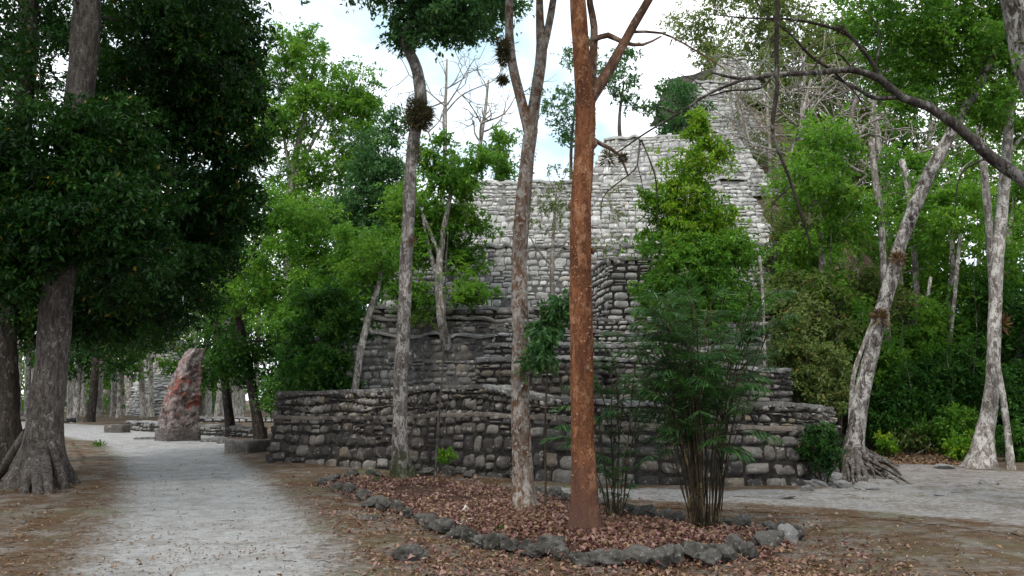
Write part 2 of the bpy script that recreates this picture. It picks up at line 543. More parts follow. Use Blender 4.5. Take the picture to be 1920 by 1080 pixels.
def _ground():
    m, nt, nd, lk = mat('forest_ground')
    v, g = wpos(nt)
    a = nt.nodes.new('ShaderNodeAttribute')
    a.attribute_name = 'road'
    b = nt.nodes.new('ShaderNodeAttribute')
    b.attribute_name = 'bed'
    n_l = noise(nt, v, 0.5, 6, 0.6, 0.3)
    n_m = noise(nt, v, 1.7, 7, 0.65, 0.4)
    n_f = noise(nt, v, 11, 7, 0.72)
    n_g = noise(nt, v, 60, 4, 0.7)
    dirt = mix(nt, ramp(nt, n_f, [(0.34, 0), (0.66, 1)]), (0.10, 0.085, 0.07), (0.225, 0.203, 0.178))
    brown = mix(nt, ramp(nt, n_f, [(0.35, 0), (0.65, 1)]), (0.045, 0.026, 0.014), (0.135, 0.082, 0.045))
    c = mix(nt, ramp(nt, n_m, [(0.36, 0), (0.54, 1)]), dirt, brown)
    moss = ramp(nt, n_l, [(0.52, 0), (0.64, 0.55)])
    c = mix(nt, moss, c, (0.10, 0.105, 0.055))
    c = mix(nt, b.outputs['Fac'], c, (0.055, 0.03, 0.02))
    pale = mix(nt, ramp(nt, n_f, [(0.3, 0), (0.62, 1)]), (0.235, 0.232, 0.228), (0.37, 0.367, 0.362))
    tr = mix(nt, ramp(nt, n_m, [(0.46, 0), (0.66, 0.7)]), pale, (0.185, 0.17, 0.152))
    tr = mix(nt, ramp(nt, noise(nt, v, 4.2, 7, 0.75, 0.3), [(0.54, 0), (0.66, 0.75)]), tr, (0.12, 0.095, 0.07))
    e = math_n(nt, 'ADD', a.outputs['Fac'], math_n(nt, 'MULTIPLY', math_n(nt, 'SUBTRACT', n_m, 0.5), 2.3))
    e = math_n(nt, 'ADD', e, math_n(nt, 'MULTIPLY', math_n(nt, 'SUBTRACT', n_f, 0.5), 1.0))
    c = mix(nt, ramp(nt, e, [(0.05, 0), (0.6, 1)]), c, tr)
    c = mix(nt, 1.0, c, ramp(nt, n_g, [(0.32, 0.6), (0.6, 1.05)]), 'MULTIPLY')
    h = math_n(nt, 'ADD', n_f, math_n(nt, 'MULTIPLY', n_g, 0.45))
    return finish(m, nt, c, 0.93, h, 0.7, 0.03, 0.12)


GROUND = _ground()

# ------------------------------------------------------------------ ground, paths
def axis(lo, hi, flo, fhi, fine, grow=1.25):
    a = list(np.arange(flo, fhi + 1e-6, fine))
    s = fine
    while a[-1] < hi:
        s *= grow
        a.append(a[-1] + s)
    s = fine
    while a[0] > lo:
        s *= grow
        a.insert(0, a[0] - s)
    return np.array(a)


def grid_sheet(xs, ys, lift=0.0):
    X, Y = np.meshgrid(xs, ys)
    x, y = X.ravel(), Y.ravel()
    V = np.stack([x, y, gz(x, y) + lift], 1)
    nx, ny = len(xs), len(ys)
    i = np.arange(ny - 1)[:, None] * nx
    j = np.arange(nx - 1)[None, :]
    Q = np.stack([i + j, i + j + 1, i + j + 1 + nx, i + j + nx], -1).reshape(-1, 4)
    return V, Q


def ground_attrs(V):
    r = np.maximum(sdist(V[:, 0], V[:, 1], ROAD) * 1.1, np.minimum(sdist(V[:, 0], V[:, 1], TRACK) * 1.6 - 0.1, 0.42 - 0.10 * np.clip(V[:, 0] - 4, 0, 4) / 4))
    b = np.clip(sdist(V[:, 0], V[:, 1], BED) / 0.3 + 0.3, 0, 1)
    return {'road': np.clip(r, -3, 3), 'bed': b}


V, Q = grid_sheet(axis(-420, 420, -16, 16, 0.16), axis(-60, 420, 3.5, 34, 0.16))
o = build('ground', (V, Q), GROUND, attrs=ground_attrs(V))
tag(o, 'grey brown forest floor scattered with leaf litter', kind='structure')
for P, lab, nm in ((ROAD, 'pale dusty limestone road curving away to the left', 'road'), (TRACK, 'pale dirt footpath running along the foot of the ruined wall', 'footpath')):
    lo, hi = P.min(0) - 0.8, P.max(0) + 0.8
    lo[1] = max(lo[1], 2.5)
    hi[1] = min(hi[1], 62)
    lo[0] = max(lo[0], -34)
    V, Q = grid_sheet(np.arange(lo[0], hi[0], 0.16), np.arange(lo[1], hi[1], 0.16), 0.006)
    s = sdist(V[:, 0], V[:, 1], P)
    keep = (s[Q] > -0.75).all(1)
    Q = Q[keep]
    u, inv = np.unique(Q, return_inverse=True)
    V, Q = V[u], inv.reshape(-1, 4)
    o = build(nm, (V, Q), GROUND, attrs=ground_attrs(V))
    tag(o, lab, kind='structure')

# ------------------------------------------------------------------ leaves
def leaf_quads(P, D, Nn, L, W, fold=0.18):
    D = norm(D)
    S = norm(np.cross(D, Nn))
    U = norm(np.cross(S, D))
    L, W = L[:, None], W[:, None]
    a = P
    b = P + D * L * 0.45 + S * W * 0.5 + U * W * fold
    c = P + D * L
    d = P + D * L * 0.45 - S * W * 0.5 + U * W * fold
    V = np.stack([a, b, c, d], 1).reshape(-1, 3)
    Q = np.arange(len(P) * 4).reshape(-1, 4)
    return V, Q


def clump_leaves(C, R, per, size, flat=0.6, droop=0.25, up=0.8, aspect=0.42):
    """leaves on twigs that fan out from each clump centre"""
    tw = 9
    n = len(C)
    reps = max(1, int(per * 1.45) // tw)
    ntw = reps
    d = rng.normal(0, 1, (n, ntw, 3))
    d[..., 2] *= 0.8
    d = norm(d)
    rr = R[:, None, None] * (rng.uniform(0.35, 1.0, (n, ntw, 1)) ** 0.6)
    d2 = d * rr
    d2[..., 2] *= flat
    o = C[:, None, :] + rng.normal(0, 0.22, (n, ntw, 3)) * R[:, None, None]
    t = rng.uniform(0.25, 1.05, (n, ntw, tw, 1))
    P = o[:, :, None, :] + d2[:, :, None, :] * t
    P[..., 2] -= (t[..., 0] ** 2) * R[:, None, None] * 0.15 * droop * 4
    P = P + rng.normal(0, 0.05, P.shape) * R[:, None, None, None]
    D = d[:, :, None, :] * 0.7 + rng.normal(0, 0.75, P.shape)
    D[..., 2] -= droop
    Nn = rng.normal(0, 0.55, P.shape)
    Nn[..., 2] += up
    P, D, Nn = P.reshape(-1, 3), D.reshape(-1, 3), Nn.reshape(-1, 3)
    L = size * rng.uniform(0.65, 1.3, len(P))
    V, Q = leaf_quads(P, D, Nn, L, L * aspect * rng.uniform(0.8, 1.25, len(P)))
    tone = np.repeat(np.clip(rng.normal(.42, .2, n), 0, 1), ntw * tw) + rng.normal(0, .16, len(P))
    tone = np.where(rng.random(len(P)) < .012, 1.0, np.clip(tone, 0, .965))
    return V, Q, np.repeat(tone, 4)


def blob(px, py, rx, ry, Y, dY, n, r):
    """n clump centres in an ellipsoid given by its picture-plane radii (px at 1920) and depth"""
    n = int(n * 1.3 + .5)
    v = norm(rng.normal(0, 1, (n, 3))) * (rng.uniform(0, 1, (n, 1)) ** 0.45)
    c = at(px, py, Y)
    k = Y / F
    P = c + v * np.array((rx * k, dY, ry * k))
    return P, r * rng.uniform(0.65, 1.3, n)


def shade_canopy(x0, x1, y0, y1, z0, z1, n, r):  # unseen overhead leaf clumps, added to a crown to shade the foreground
    P = np.column_stack([rng.uniform(x0, x1, n), rng.uniform(y0, y1, n), rng.uniform(z0, z1, n)])
    k = vnoise(P[:, 0], P[:, 1], 2.4, 77) > -.12
    P = P[k]
    return P, r * rng.uniform(.7, 1.3, len(P))


def connect(mb, nodes, nrad, C, R, rb, seg=5, maxlen=6.0, wig=0.12, tip=0.008):
    """grow limbs from existing skeleton nodes to the clump centres"""
    nodes, nrad = list(nodes), list(nrad)
    NP = np.array(nodes)
    d0 = np.array([np.min(np.linalg.norm(NP - c, axis=1)) for c in C])
    for i in np.argsort(d0):
        c = C[i]
        A = np.array(nodes)
        dv = c - A
        dist = np.linalg.norm(dv, axis=1) + np.clip(-(dv[:, 2]), 0, 9) * 0.7
        j = int(np.argmin(dist))
        L = np.linalg.norm(c - A[j])
        if L < 0.05:
            continue
        r0 = min(nrad[j] * 0.75, rb * (0.45 + 0.35 * L))
        r0 = max(r0, tip * 1.3)
        m1 = A[j] + (c - A[j]) * 0.35 + rng.normal(0, wig * L, 3) * 0.6 + np.array((0, 0, 0.06 * L))
        m2 = A[j] + (c - A[j]) * 0.7 + rng.normal(0, wig * L, 3) * 0.5 + np.array((0, 0, 0.05 * L))
        P, Rr = tube(mb, [A[j], m1, m2, c], [r0, r0 * 0.75, r0 * 0.5, tip], seg, 0.25)
        for k in range(1, len(P), 2):
            nodes.append(P[k])
            nrad.append(Rr[k])
    return nodes, nrad


def make_tree(name, label, cat, path, blobs, leaf='mid', size=0.12, per=90, barkm='grey', seg=12, bump=0.05, flare=0.8, lobes=5,
              limbs=(), rb=0.05, group=None, flat=0.6, droop=0.25, sink=0.06, crown_name='crown', up=0.8, step=0.15, leaf_blobs=None, flare_h=0.35, wig=0.12, tip=0.008,
              limbm=None, skip=1, maxtop=None):
    """path: [(point, radius)...] from base up; limbs: list of [(point, radius)...]"""
    base = np.array(path[0][0], float)
    t = thing(name, label, cat, base, group)
    P = [np.array(p, float) for p, r in path]
    P[0] = P[0] - np.array((0, 0, sink))
    mb = MB()
    TP, TR = tube(mb, P, [r for p, r in path], seg, step, bump, flare, lobes, flare_h=flare_h)
    nodes, nr = list(TP[len(TP) // 3::2]), list(TR[len(TR) // 3::2])
    lmb = []
    for li, lm in enumerate(limbs):
        m2 = mb if limbm == 'merge' else MB()
        LP, LR = tube(m2, [p for p, r in lm], [r for p, r in lm], max(6, seg - 3), step, bump)
        nodes += list(LP[1::2])
        nr += list(LR[1::2])
        if m2 is not mb:
            lmb.append(m2)
    if blobs:
        C = np.concatenate([b[0] for b in blobs])
        R = np.concatenate([b[1] for b in blobs])
        sub = slice(None, None, skip)
        connect(mb, nodes, nr, C[sub], R[sub], rb, wig=wig, tip=tip)
    build('trunk', mb, BARK[barkm], t)
    for m2 in lmb:
        build('limb', m2, BARK[limbm or barkm], t)
    if blobs:
        build(crown_name, clump_leaves(C, R, per, size, flat, droop, up), LEAF[leaf], t, smooth=False)
    return t


def flakes(t, path, n, size, m, f0=0.0, f1=1.0):
    """papery curls of bark standing off a trunk"""
    P, R = catmull([p for p, r in path], [r for p, r in path], .1)
    i = (rng.uniform(f0, f1, n) * (len(P) - 1)).astype(int)
    a = rng.uniform(0, 6.28, n)
    o = np.stack([np.cos(a), np.sin(a), np.zeros(n)], 1)
    tg = np.stack([-np.sin(a), np.cos(a), np.zeros(n)], 1)
    C = P[i] + o * (R[i] * 1.02)[:, None] + np.array((0, 0, 1)) * rng.uniform(-.05, .05, (n, 1))
    D = tg * rng.normal(0, .6, (n, 1)) + np.array((0, 0, 1)) * rng.normal(-.5, .7, (n, 1)) + o * rng.uniform(.05, .6, (n, 1))
    L = size * rng.uniform(.4, 1.5, n)
    o = build('peeling_bark', leaf_quads(C, D, o + rng.normal(0, .3, o.shape), L, L * rng.uniform(.3, .8, n), .3), LEAF[m], t, smooth=False)
    o['kind'] = 'stuff'


def pp(lst, Y):
    """picture points (px, py, radius[, depth offset]) to world points"""
    out = []
    for q in lst:
        out.append((at(q[0], q[1], Y + (q[3] if len(q) > 3 else 0)), q[2]))
    return out


def on_ground(px, py):
    p = gnd(px, py)
    p[2] = gz1(p[0], p[1])
    return p
#--SECTION2--
# ------------------------------------------------------------------ masonry
class Face:
    """a battered wall face over a plan polyline running left to right as seen from outside"""

    def __init__(self, pts, z0, z1, batter=0.1):
        P = np.asarray(pts, float)
        n = len(P)
        z0 = np.full(n, z0, float) if np.isscalar(z0) else np.asarray(z0, float)
        z1 = np.full(n, z1, float) if np.isscalar(z1) else np.asarray(z1, float)
        seg = np.diff(P, axis=0)
        self.S = np.concatenate([[0], np.cumsum(np.linalg.norm(seg, axis=1))])
        T = norm(seg)
        Ns = np.stack([T[:, 1], -T[:, 0]], 1)
        Nv = np.zeros((n, 2))
        Nv[0], Nv[-1] = Ns[0], Ns[-1]
        for i in range(1, n - 1):
            b = norm(Ns[i - 1] + Ns[i])
            Nv[i] = b / max(0.5, float(np.dot(b, Ns[i])))
        self.P, self.z0, self.z1, self.Nv, self.bat = P, z0, z1, Nv, batter
        self.W = self.S[-1]
        self.H = float(np.max(z1 - z0))

    def ip(self, s, arr):
        return np.interp(s, self.S, arr)

    def at(self, s, f, out=0.0):
        s, f = np.asarray(s, float), np.asarray(f, float)
        za, zb = self.ip(s, self.z0), self.ip(s, self.z1)
        nx, ny = self.ip(s, self.Nv[:, 0]), self.ip(s, self.Nv[:, 1])
        h = (zb - za) * f
        k = out - self.bat * h
        return np.stack([self.ip(s, self.P[:, 0]) + nx * k, self.ip(s, self.P[:, 1]) + ny * k, za + h], -1)


def stones(mb, fc, rows, wmin, wmax, depth, gap=0.02, m=0, rag=0.0, split=0.15, cr=(0.03, 0.28), miss=0.03, wob=0.25, nu=6, nv=5, tilt=0.3, m_pick=None):
    rows = np.asarray(rows, float)
    fr = np.concatenate([[0], np.cumsum(rows)]) / rows.sum()
    nr = len(rows)
    s0, s1, t0, t1 = [], [], [], []
    ph = rng.uniform(0, 50, nr + 1)

    def edge(k, s):
        if k == 0:
            return fr[0]
        w = wob * rows[min(k, nr - 1)] / rows.sum()
        e = fr[k] + w * (math.sin(s * 1.3 + ph[k]) * 0.5 + math.sin(s * 3.1 + ph[k] * 2) * 0.35)
        return e
    for k in range(nr):
        s = -rng.uniform(0, wmin)
        while s < fc.W:
            w = rng.uniform(wmin, wmax) * (0.8 + 0.4 * rows[k] / rows.mean())
            a, b = max(s, 0), min(s + w, fc.W)
            s += w
            if b - a < wmin * 0.3 or rng.random() < miss:
                continue
            mid = (a + b) / 2
            lo, hi = edge(k, mid), edge(k + 1, mid)
            if k == nr - 1:
                hi = 1.0 + rng.uniform(-rag, rag * 0.6)
            r = rng.random()
            if r < split and hi - lo > 0:
                q = lo + (hi - lo) * rng.uniform(0.35, 0.65)
                s0 += [a, a]
                s1 += [b, b]
                t0 += [lo, q]
                t1 += [q, hi]
            else:
                s0.append(a)
                s1.append(b)
                t0.append(lo + rng.uniform(-0.1, 0.05) * (hi - lo))
                t1.append(hi + rng.uniform(-0.12, 0.06) * (hi - lo) * (k < nr - 1))
    s0, s1, t0, t1 = map(np.array, (s0, s1, t0, t1))
    n = len(s0)
    u = np.linspace(-1, 1, nu)
    v = np.linspace(-1, 1, nv)
    Uu, Vv = np.meshgrid(u, v)
    Uu, Vv = Uu.ravel()[None], Vv.ravel()[None]
    c = rng.uniform(cr[0], cr[1], (n, 1))
    sk = rng.normal(0, 0.10, (n, 1))
    sk2 = rng.normal(0, 0.07, (n, 1))
    x = Uu * np.sqrt(1 - c * Vv ** 2) + sk * Vv * (1 - np.abs(Uu) * 0.3) + rng.normal(0, 0.035, (n, Uu.shape[1]))
    y = Vv * np.sqrt(1 - c * Uu ** 2) + sk2 * Uu + rng.normal(0, 0.035, (n, Uu.shape[1]))
    mx = 1 / (1 + 0.03)
    sm, sh = (s0 + s1) / 2, (s1 - s0) / 2 - gap / 2
    tm, th = (t0 + t1) / 2, (t1 - t0) / 2 - gap / 2 / fc.H
    S = sm[:, None] + np.clip(sh, 0.02, None)[:, None] * x * mx
    T = tm[:, None] + np.clip(th, 0.01, None)[:, None] * y * mx
    bulge = ((1 - Uu ** 8) * (1 - Vv ** 8)) ** 0.5
    dep = depth * rng.uniform(0.45, 1.25, (n, 1))
    O = dep * bulge * (1 + tilt * (rng.normal(0, 0.5, (n, 1)) * Uu + rng.normal(0, 0.5, (n, 1)) * Vv)) - 0.03 + rng.normal(0, 0.07, bulge.shape * np.array((1, 1)) if False else (n, Uu.shape[1])) * depth * bulge
    P = fc.at(np.clip(S, 0, fc.W).ravel(), T.ravel(), O.ravel())
    i = np.arange(nv - 1)[:, None] * nu
    j = np.arange(nu - 1)[None, :]
    q = np.stack([i + j, i + j + 1, i + j + 1 + nu, i + j + nu], -1).reshape(-1, 4)
    Q = (np.arange(n)[:, None, None] * (nu * nv) + q[None]).reshape(-1, 4)
    mb.add(P, Q, m)


def backing(mb, fc, m, out=-0.012, amp=0.015):
    ns, nt_ = max(2, int(fc.W / 0.25)), max(3, int(fc.H / 0.2))
    ss = np.union1d(np.linspace(0, fc.W, ns), fc.S)
    S, T = np.meshgrid(ss, np.linspace(0, 1.0, nt_))
    P = fc.at(S.ravel(), T.ravel(), out + rng.normal(0, amp, S.size))
    n = len(ss)
    i = np.arange(nt_ - 1)[:, None] * n
    j = np.arange(n - 1)[None, :]
    mb.add(P, np.stack([i + j, i + j + 1, i + j + 1 + n, i + j + n], -1).reshape(-1, 4), m)


def cap(mb, fc, width, m, over=0.05, amp=0.03, rise=0.02, step=0.16, thick=0.0):
    """weathered top running back from the upper edge of a face"""
    ss = np.union1d(np.linspace(0, fc.W, max(2, int(fc.W / step))), fc.S)
    w = np.concatenate([[-over * 0.6, -over], np.linspace(-over, width, max(3, int(width / step)))[1:]])
    S, Wd = np.meshgrid(ss, w)
    P = fc.at(S.ravel(), np.ones(S.size), -Wd.ravel())
    nz = vnoise(P[:, 0], P[:, 1], 0.3, 5) * amp * 2 + vnoise(P[:, 0], P[:, 1], 1.1, 6) * amp * 2.5
    P[:, 2] += rise + nz
    P[:len(ss), 2] -= 0.09
    n = len(ss)
    i = np.arange(len(w) - 1)[:, None] * n
    j = np.arange(n - 1)[None, :]
    mb.add(P, np.stack([i + j, i + j + 1, i + j + 1 + n, i + j + n], -1).reshape(-1, 4), m)


def rowsfor(H, lo, hi):
    r = []
    while sum(r) < H:
        r.append(rng.uniform(lo, hi))
    return r


G2 = lambda px, py: gnd(px, py)[:2]
# --- the low front platform with its two-stage retaining wall
fb = [G2(505, 866) + np.array((0.15, 6.5)), G2(500, 866), G2(620, 873), G2(745, 885), G2(900, 897), G2(1010, 903), G2(1130, 907), G2(1300, 911), G2(1500, 912),
      G2(1552, 903), G2(1580, 884), G2(1590, 884) + np.array((0.25, 4.0))]
fb = np.array(fb)
zl = np.array([1.12, 1.12, 1.14, 1.18, 1.26, 1.22, 1.15, 1.08, 1.04, 1.0, 0.95, 0.95])
zt = np.array([1.70, 1.70, 1.73, 1.78, 1.80, 1.56, 1.50, 1.48, 1.46, 1.42, 1.32, 1.3])
plat = thing('ruined_platform', 'low dark mossy stone platform with two-stage rubble retaining wall in front of the pyramid', 'ruin platform', (*G2(1000, 903), 0))
f1 = Face(fb, -0.12, zl, 0.10)
mb = MB()
backing(mb, f1, 1)
stones(mb, f1, [0.30, 0.27, 0.24, 0.20, 0.16], 0.16, 0.40, 0.085, 0.016, split=0.14, nu=7, nv=6, wob=.3, cr=(.04, .32))
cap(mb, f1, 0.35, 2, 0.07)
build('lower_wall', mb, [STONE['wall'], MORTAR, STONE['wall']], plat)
f1t = Face(f1.at(f1.S, np.ones(len(f1.S)), -0.045)[:, :2], zl - 0.03, zt, 0.04)
mb = MB()
backing(mb, f1t, 1)
# the upper stage is small rubble; nearly flat slabs finish it
stones(mb, f1t, [0.15, 0.13, 0.14, 0.12], 0.07, 0.18, 0.10, 0.016, split=0.06, wob=0.7, cr=(0.12, 0.5), tilt=0.8, nu=6, nv=5)
build('upper_wall', mb, [STONE['rubble'], MORTAR], plat)
mb = MB()
f1c = Face(f1t.at(f1t.S, np.ones(len(f1t.S)), 0.0)[:, :2], zt - 0.02, zt + 0.04, 0.0)
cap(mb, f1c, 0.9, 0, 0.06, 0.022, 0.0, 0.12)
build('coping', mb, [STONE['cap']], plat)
X, Y = np.meshgrid(np.arange(-7, 9.4, 0.25), np.arange(15, 29, 0.25))
pin = np.vstack([f1c.at(f1c.S, np.ones(len(f1c.S)), -0.5)[:, :2]])
Vp = np.stack([X.ravel(), Y.ravel(), 1.36 + 0.16 * vnoise(X, Y, 0.8, 8).ravel() + 0.06 * vnoise(X, Y, 0.3, 9).ravel()], 1)
nx, ny = X.shape[1], X.shape[0]
i = np.arange(ny - 1)[:, None] * nx
j = np.arange(nx - 1)[None, :]
Qp = np.stack([i + j, i + j + 1, i + j + 1 + nx, i + j + nx], -1).reshape(-1, 4)
Qp = Qp[(sdist(Vp[:, 0], Vp[:, 1], pin)[Qp] > -0.05).all(1)]
Vp[:, 2] = np.where(Vp[:, 0] < -0.5, Vp[:, 2] + 0.2, Vp[:, 2])
uu, inv = np.unique(Qp, return_inverse=True)
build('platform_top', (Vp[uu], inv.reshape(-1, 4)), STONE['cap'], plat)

# --- second terrace and the broken stair behind it
ter = thing('stone_terrace', 'grey broken stone terrace with ragged steps rising from the low platform to the pyramid', 'ruin terrace', (*at(1150, 745, 21)[:2], 1.4))
tz = lambda py, D: zat(py, D)
pl = np.array([(xat(893, 21) + 0.1, 26.4), (xat(893, 21), 21.1), (xat(1130, 20.6), 20.7), (xat(1132, 21), 21.1), (xat(1148, 21), 21.1), (xat(1150, 20.6), 20.7), (xat(1440, 20.4), 20.5), (xat(1484, 21.6), 21.9), (xat(1500, 22) + 0.3, 26.4)])
zt2 = np.array([2.5, tz(672, 21), tz(668, 20.7), tz(668, 21), tz(668, 21), tz(668, 20.7), tz(690, 20.5), tz(697, 21.9), 2.2])
f2 = Face(pl, 1.3, zt2, 0.06)
mb = MB()
backing(mb, f2, 1)
stones(mb, f2, [0.20, 0.17, 0.18, 0.15, 0.16, 0.13, 0.11], 0.12, 0.30, 0.10, 0.018, split=0.08, rag=0.05, wob=0.3, cr=(.08, .4))
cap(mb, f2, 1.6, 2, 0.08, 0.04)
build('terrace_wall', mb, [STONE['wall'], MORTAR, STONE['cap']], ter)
for k, (D, py, xl, xr) in enumerate(((22.3, 645, 908, 1400), (23.6, 622, 925, 1390), (24.9, 601, 945, 1380))):
    zb = (2.2, 2.7, 3.1)[k]
    pl = np.array([(xat(xl, D), 26.4), (xat(xl, D), D + 0.15), (xat((xl + xr) / 2, D), D - 0.05), (xat(xr, D), D + 0.2), (xat(xr, D) + 0.2, 26.4)])
    fs = Face(pl, zb, tz(py, D) + np.array((0, 0, 0.03, -0.05, -0.05)), 0.12)
    mb = MB()
    backing(mb, fs, 1)
    stones(mb, fs, rowsfor(fs.H, 0.12, 0.2), 0.12, 0.28, 0.10, 0.018, split=0.08, rag=0.05, wob=0.3, cr=(.1, .4))
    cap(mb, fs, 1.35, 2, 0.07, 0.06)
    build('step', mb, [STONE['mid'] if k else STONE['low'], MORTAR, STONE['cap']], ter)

# --- the great pyramid behind
pyr = thing('stone_pyramid', 'huge grey stepped stone pyramid rising behind the trees, dark at its foot and pale above', 'pyramid', (2.5, 27, 0))


def tier(name, D, z0, z1, xl, xr, batter, mt, rlo=0.14, rhi=0.26, wl=0.14, wh=0.38, depth=0.10, mort=None, back=8.0, ledge=1.6, rag=0.05, capm='cap', bulgy=0.0):
    a, b = (xl - 960) / F * D, (xr - 960) / F * D
    pts = np.array([(a + 0.3, D + back), (a, D), ((a * 2 + b) / 3, D - bulgy), ((a + 2 * b) / 3, D - bulgy), (b, D), (b - 0.3, D + back)])
    fc = Face(pts, z0, z1, batter)
    mb = MB()
    backing(mb, fc, 1, out=-.03, amp=.012)
    stones(mb, fc, rowsfor(fc.H, rlo, rhi), wl, wh, depth * .62, 0.012, split=0.12, tilt=.7, cr=(.02, .3), miss=.05, rag=rag, wob=0.35, nu=5, nv=5)
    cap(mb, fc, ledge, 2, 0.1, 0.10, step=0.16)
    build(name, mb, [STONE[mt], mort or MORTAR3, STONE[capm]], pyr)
    return fc


zA, zB, zC, zD, zE, zG, zH = tz(633, 26.9), tz(603, 27.5), tz(464, 29.2), tz(343, 31.9), tz(262, 35.2), tz(168, 39.4), tz(122, 42.5)
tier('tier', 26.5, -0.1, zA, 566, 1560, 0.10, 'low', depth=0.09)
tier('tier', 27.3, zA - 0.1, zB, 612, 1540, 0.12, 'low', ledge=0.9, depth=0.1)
# a shallow moulding overhangs the joint
a, b = (688 - 960) / F * 27.55, (1500 - 960) / F * 27.55
fm = Face(np.array([(a, 33.0), (a, 27.75), (b, 27.75), (b, 33.0)]), zB + 0.10, zB + 0.42, -0.05)
mb = MB()
backing(mb, fm, 1)
stones(mb, fm, [0.15, 0.16], 0.3, 0.7, 0.09, 0.02, split=0.05)
cap(mb, fm, 0.6, 2, 0.06, 0.04)
build('moulding', mb, [STONE['low'], MORTAR, STONE['cap']], pyr)
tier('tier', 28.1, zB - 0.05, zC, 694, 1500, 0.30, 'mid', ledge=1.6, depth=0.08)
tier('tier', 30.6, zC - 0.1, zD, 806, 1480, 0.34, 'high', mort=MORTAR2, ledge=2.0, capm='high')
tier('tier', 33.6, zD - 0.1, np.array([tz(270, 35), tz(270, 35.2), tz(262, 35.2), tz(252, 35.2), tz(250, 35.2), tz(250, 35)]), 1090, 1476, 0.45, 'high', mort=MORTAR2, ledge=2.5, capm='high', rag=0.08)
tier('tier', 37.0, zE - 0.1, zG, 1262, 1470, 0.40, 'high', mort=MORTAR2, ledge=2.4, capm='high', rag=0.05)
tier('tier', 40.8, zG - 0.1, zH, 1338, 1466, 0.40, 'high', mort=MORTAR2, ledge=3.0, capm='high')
# projecting pier beside the stair
fp = Face(np.array([((1112 - 960) / F * 25.9, 29.2), ((1141 - 960) / F * 25.7, 25.7), ((1290 - 960) / F * 25.7, 25.7), ((1290 - 960) / F * 25.7, 29.2)]), tz(603, 25.7) - 0.2, tz(484, 25.9), 0.06)
mb = MB()
backing(mb, fp, 1)
stones(mb, fp, rowsfor(fp.H, 0.17, 0.27), 0.2, 0.45, 0.07, 0.02, split=0.2, rag=0.04)
cap(mb, fp, 2.0, 2, 0.08, 0.05)
build('pier', mb, [STONE['mid'], MORTAR, STONE['cap']], pyr)

# --- stela with its setting of slabs and low blocks
def ring_loft(mb, rings, m=0, captop=True):
    n, k = len(rings), len(rings[0])
    V = np.concatenate(rings)
    i = np.arange(n - 1)[:, None] * k
    j = np.arange(k)[None, :]
    j2 = (j + 1) % k
    Q = np.stack([i + j, i + j2, i + k + j2, i + k + j], -1).reshape(-1, 4)
    V = np.vstack([V, rings[-1].mean(0)[None]])
    jj = np.arange(0, k, 2)
    b = (n - 1) * k
    c = np.stack([b + jj, b + (jj + 1) % k, b + (jj + 2) % k, np.full(len(jj), len(V) - 1)], -1)
    mb.add(V, np.vstack([Q, c]), m)


def rrect(u0, u1, w0, w1, n=40, p=9.0):
    th = np.linspace(0, 2 * math.pi, n, endpoint=False) + 0.01
    c, s = np.cos(th), np.sin(th)
    k = (np.abs(c) ** p + np.abs(s) ** p) ** (-1 / p)
    return np.stack([(u0 + u1) / 2 + (u1 - u0) / 2 * c * k, (w0 + w1) / 2 + (w1 - w0) / 2 * s * k], 1)


sb = on_ground(345, 826)
ang = math.radians(48)
ca, sa = math.cos(ang), math.sin(ang)
ste = thing('stela', 'tall leaning-topped carved stela with red and grey weathered face standing by the road', 'stela', sb)
mb = MB()
rings = []
SH = 3.52
for f in np.linspace(0, 1, 60):
    ul = np.interp(f, [0, .12, .35, .5, .62, .74, .86, .95, 1], [-0.72, -0.70, -0.66, -0.50, -0.34, -0.12, 0.02, 0.16, 0.34])
    ur = np.interp(f, [0, .5, .9, .97, 1], [0.66, 0.72, 0.79, 0.80, 0.77])
    th_ = np.interp(f, [0, .4, .8, 1], [0.85, 0.85, 0.7, 0.5])
    r = rrect(ul * .88, ur * .88, 0, th_, 56, 16.0)
    z = f * SH * 1.0
    x = r[:, 0] * ca - r[:, 1] * sa
    y = r[:, 0] * sa + r[:, 1] * ca
    d = 0.12 * vnoise(r[:, 0] + z * 0.4, r[:, 1] + z, 0.5, 21) + 0.08 * vnoise(r[:, 0] * 1.3 - z, r[:, 1] + z * 1.7, 0.16, 22) + 0.03 * rng.normal(0, 0.4, len(r))
    cx, cy = x.mean(), y.mean()
    q = np.stack([x - cx, y - cy], 1)
    q = q * (1 + d / np.linalg.norm(q, axis=1))[:, None]
    rings.append(np.stack([sb[0] + cx + q[:, 0], sb[1] + cy + q[:, 1], np.full(len(x), sb[2] - 0.05 + z) + 0.03 * d], 1))
ring_loft(mb, rings)
build('shaft', mb, STELA, ste)
mb = MB()
rings = []
for f, gr in ((0, 0.07), (0.85, 0.05), (1.0, -0.01)):
    r = rrect(-0.66 - gr, 0.60 + gr, -0.04 - gr, 0.88 + gr, 40, 14)
    x = r[:, 0] * ca - r[:, 1] * sa
    y = r[:, 0] * sa + r[:, 1] * ca
    rings.append(np.stack([sb[0] + x, sb[1] + y, np.full(len(x), sb[2] - 0.05 + f * 0.52) + rng.normal(0, 0.012, len(x))], 1))
ring_loft(mb, rings)
build('base', mb, STONE['stelabase'], ste)


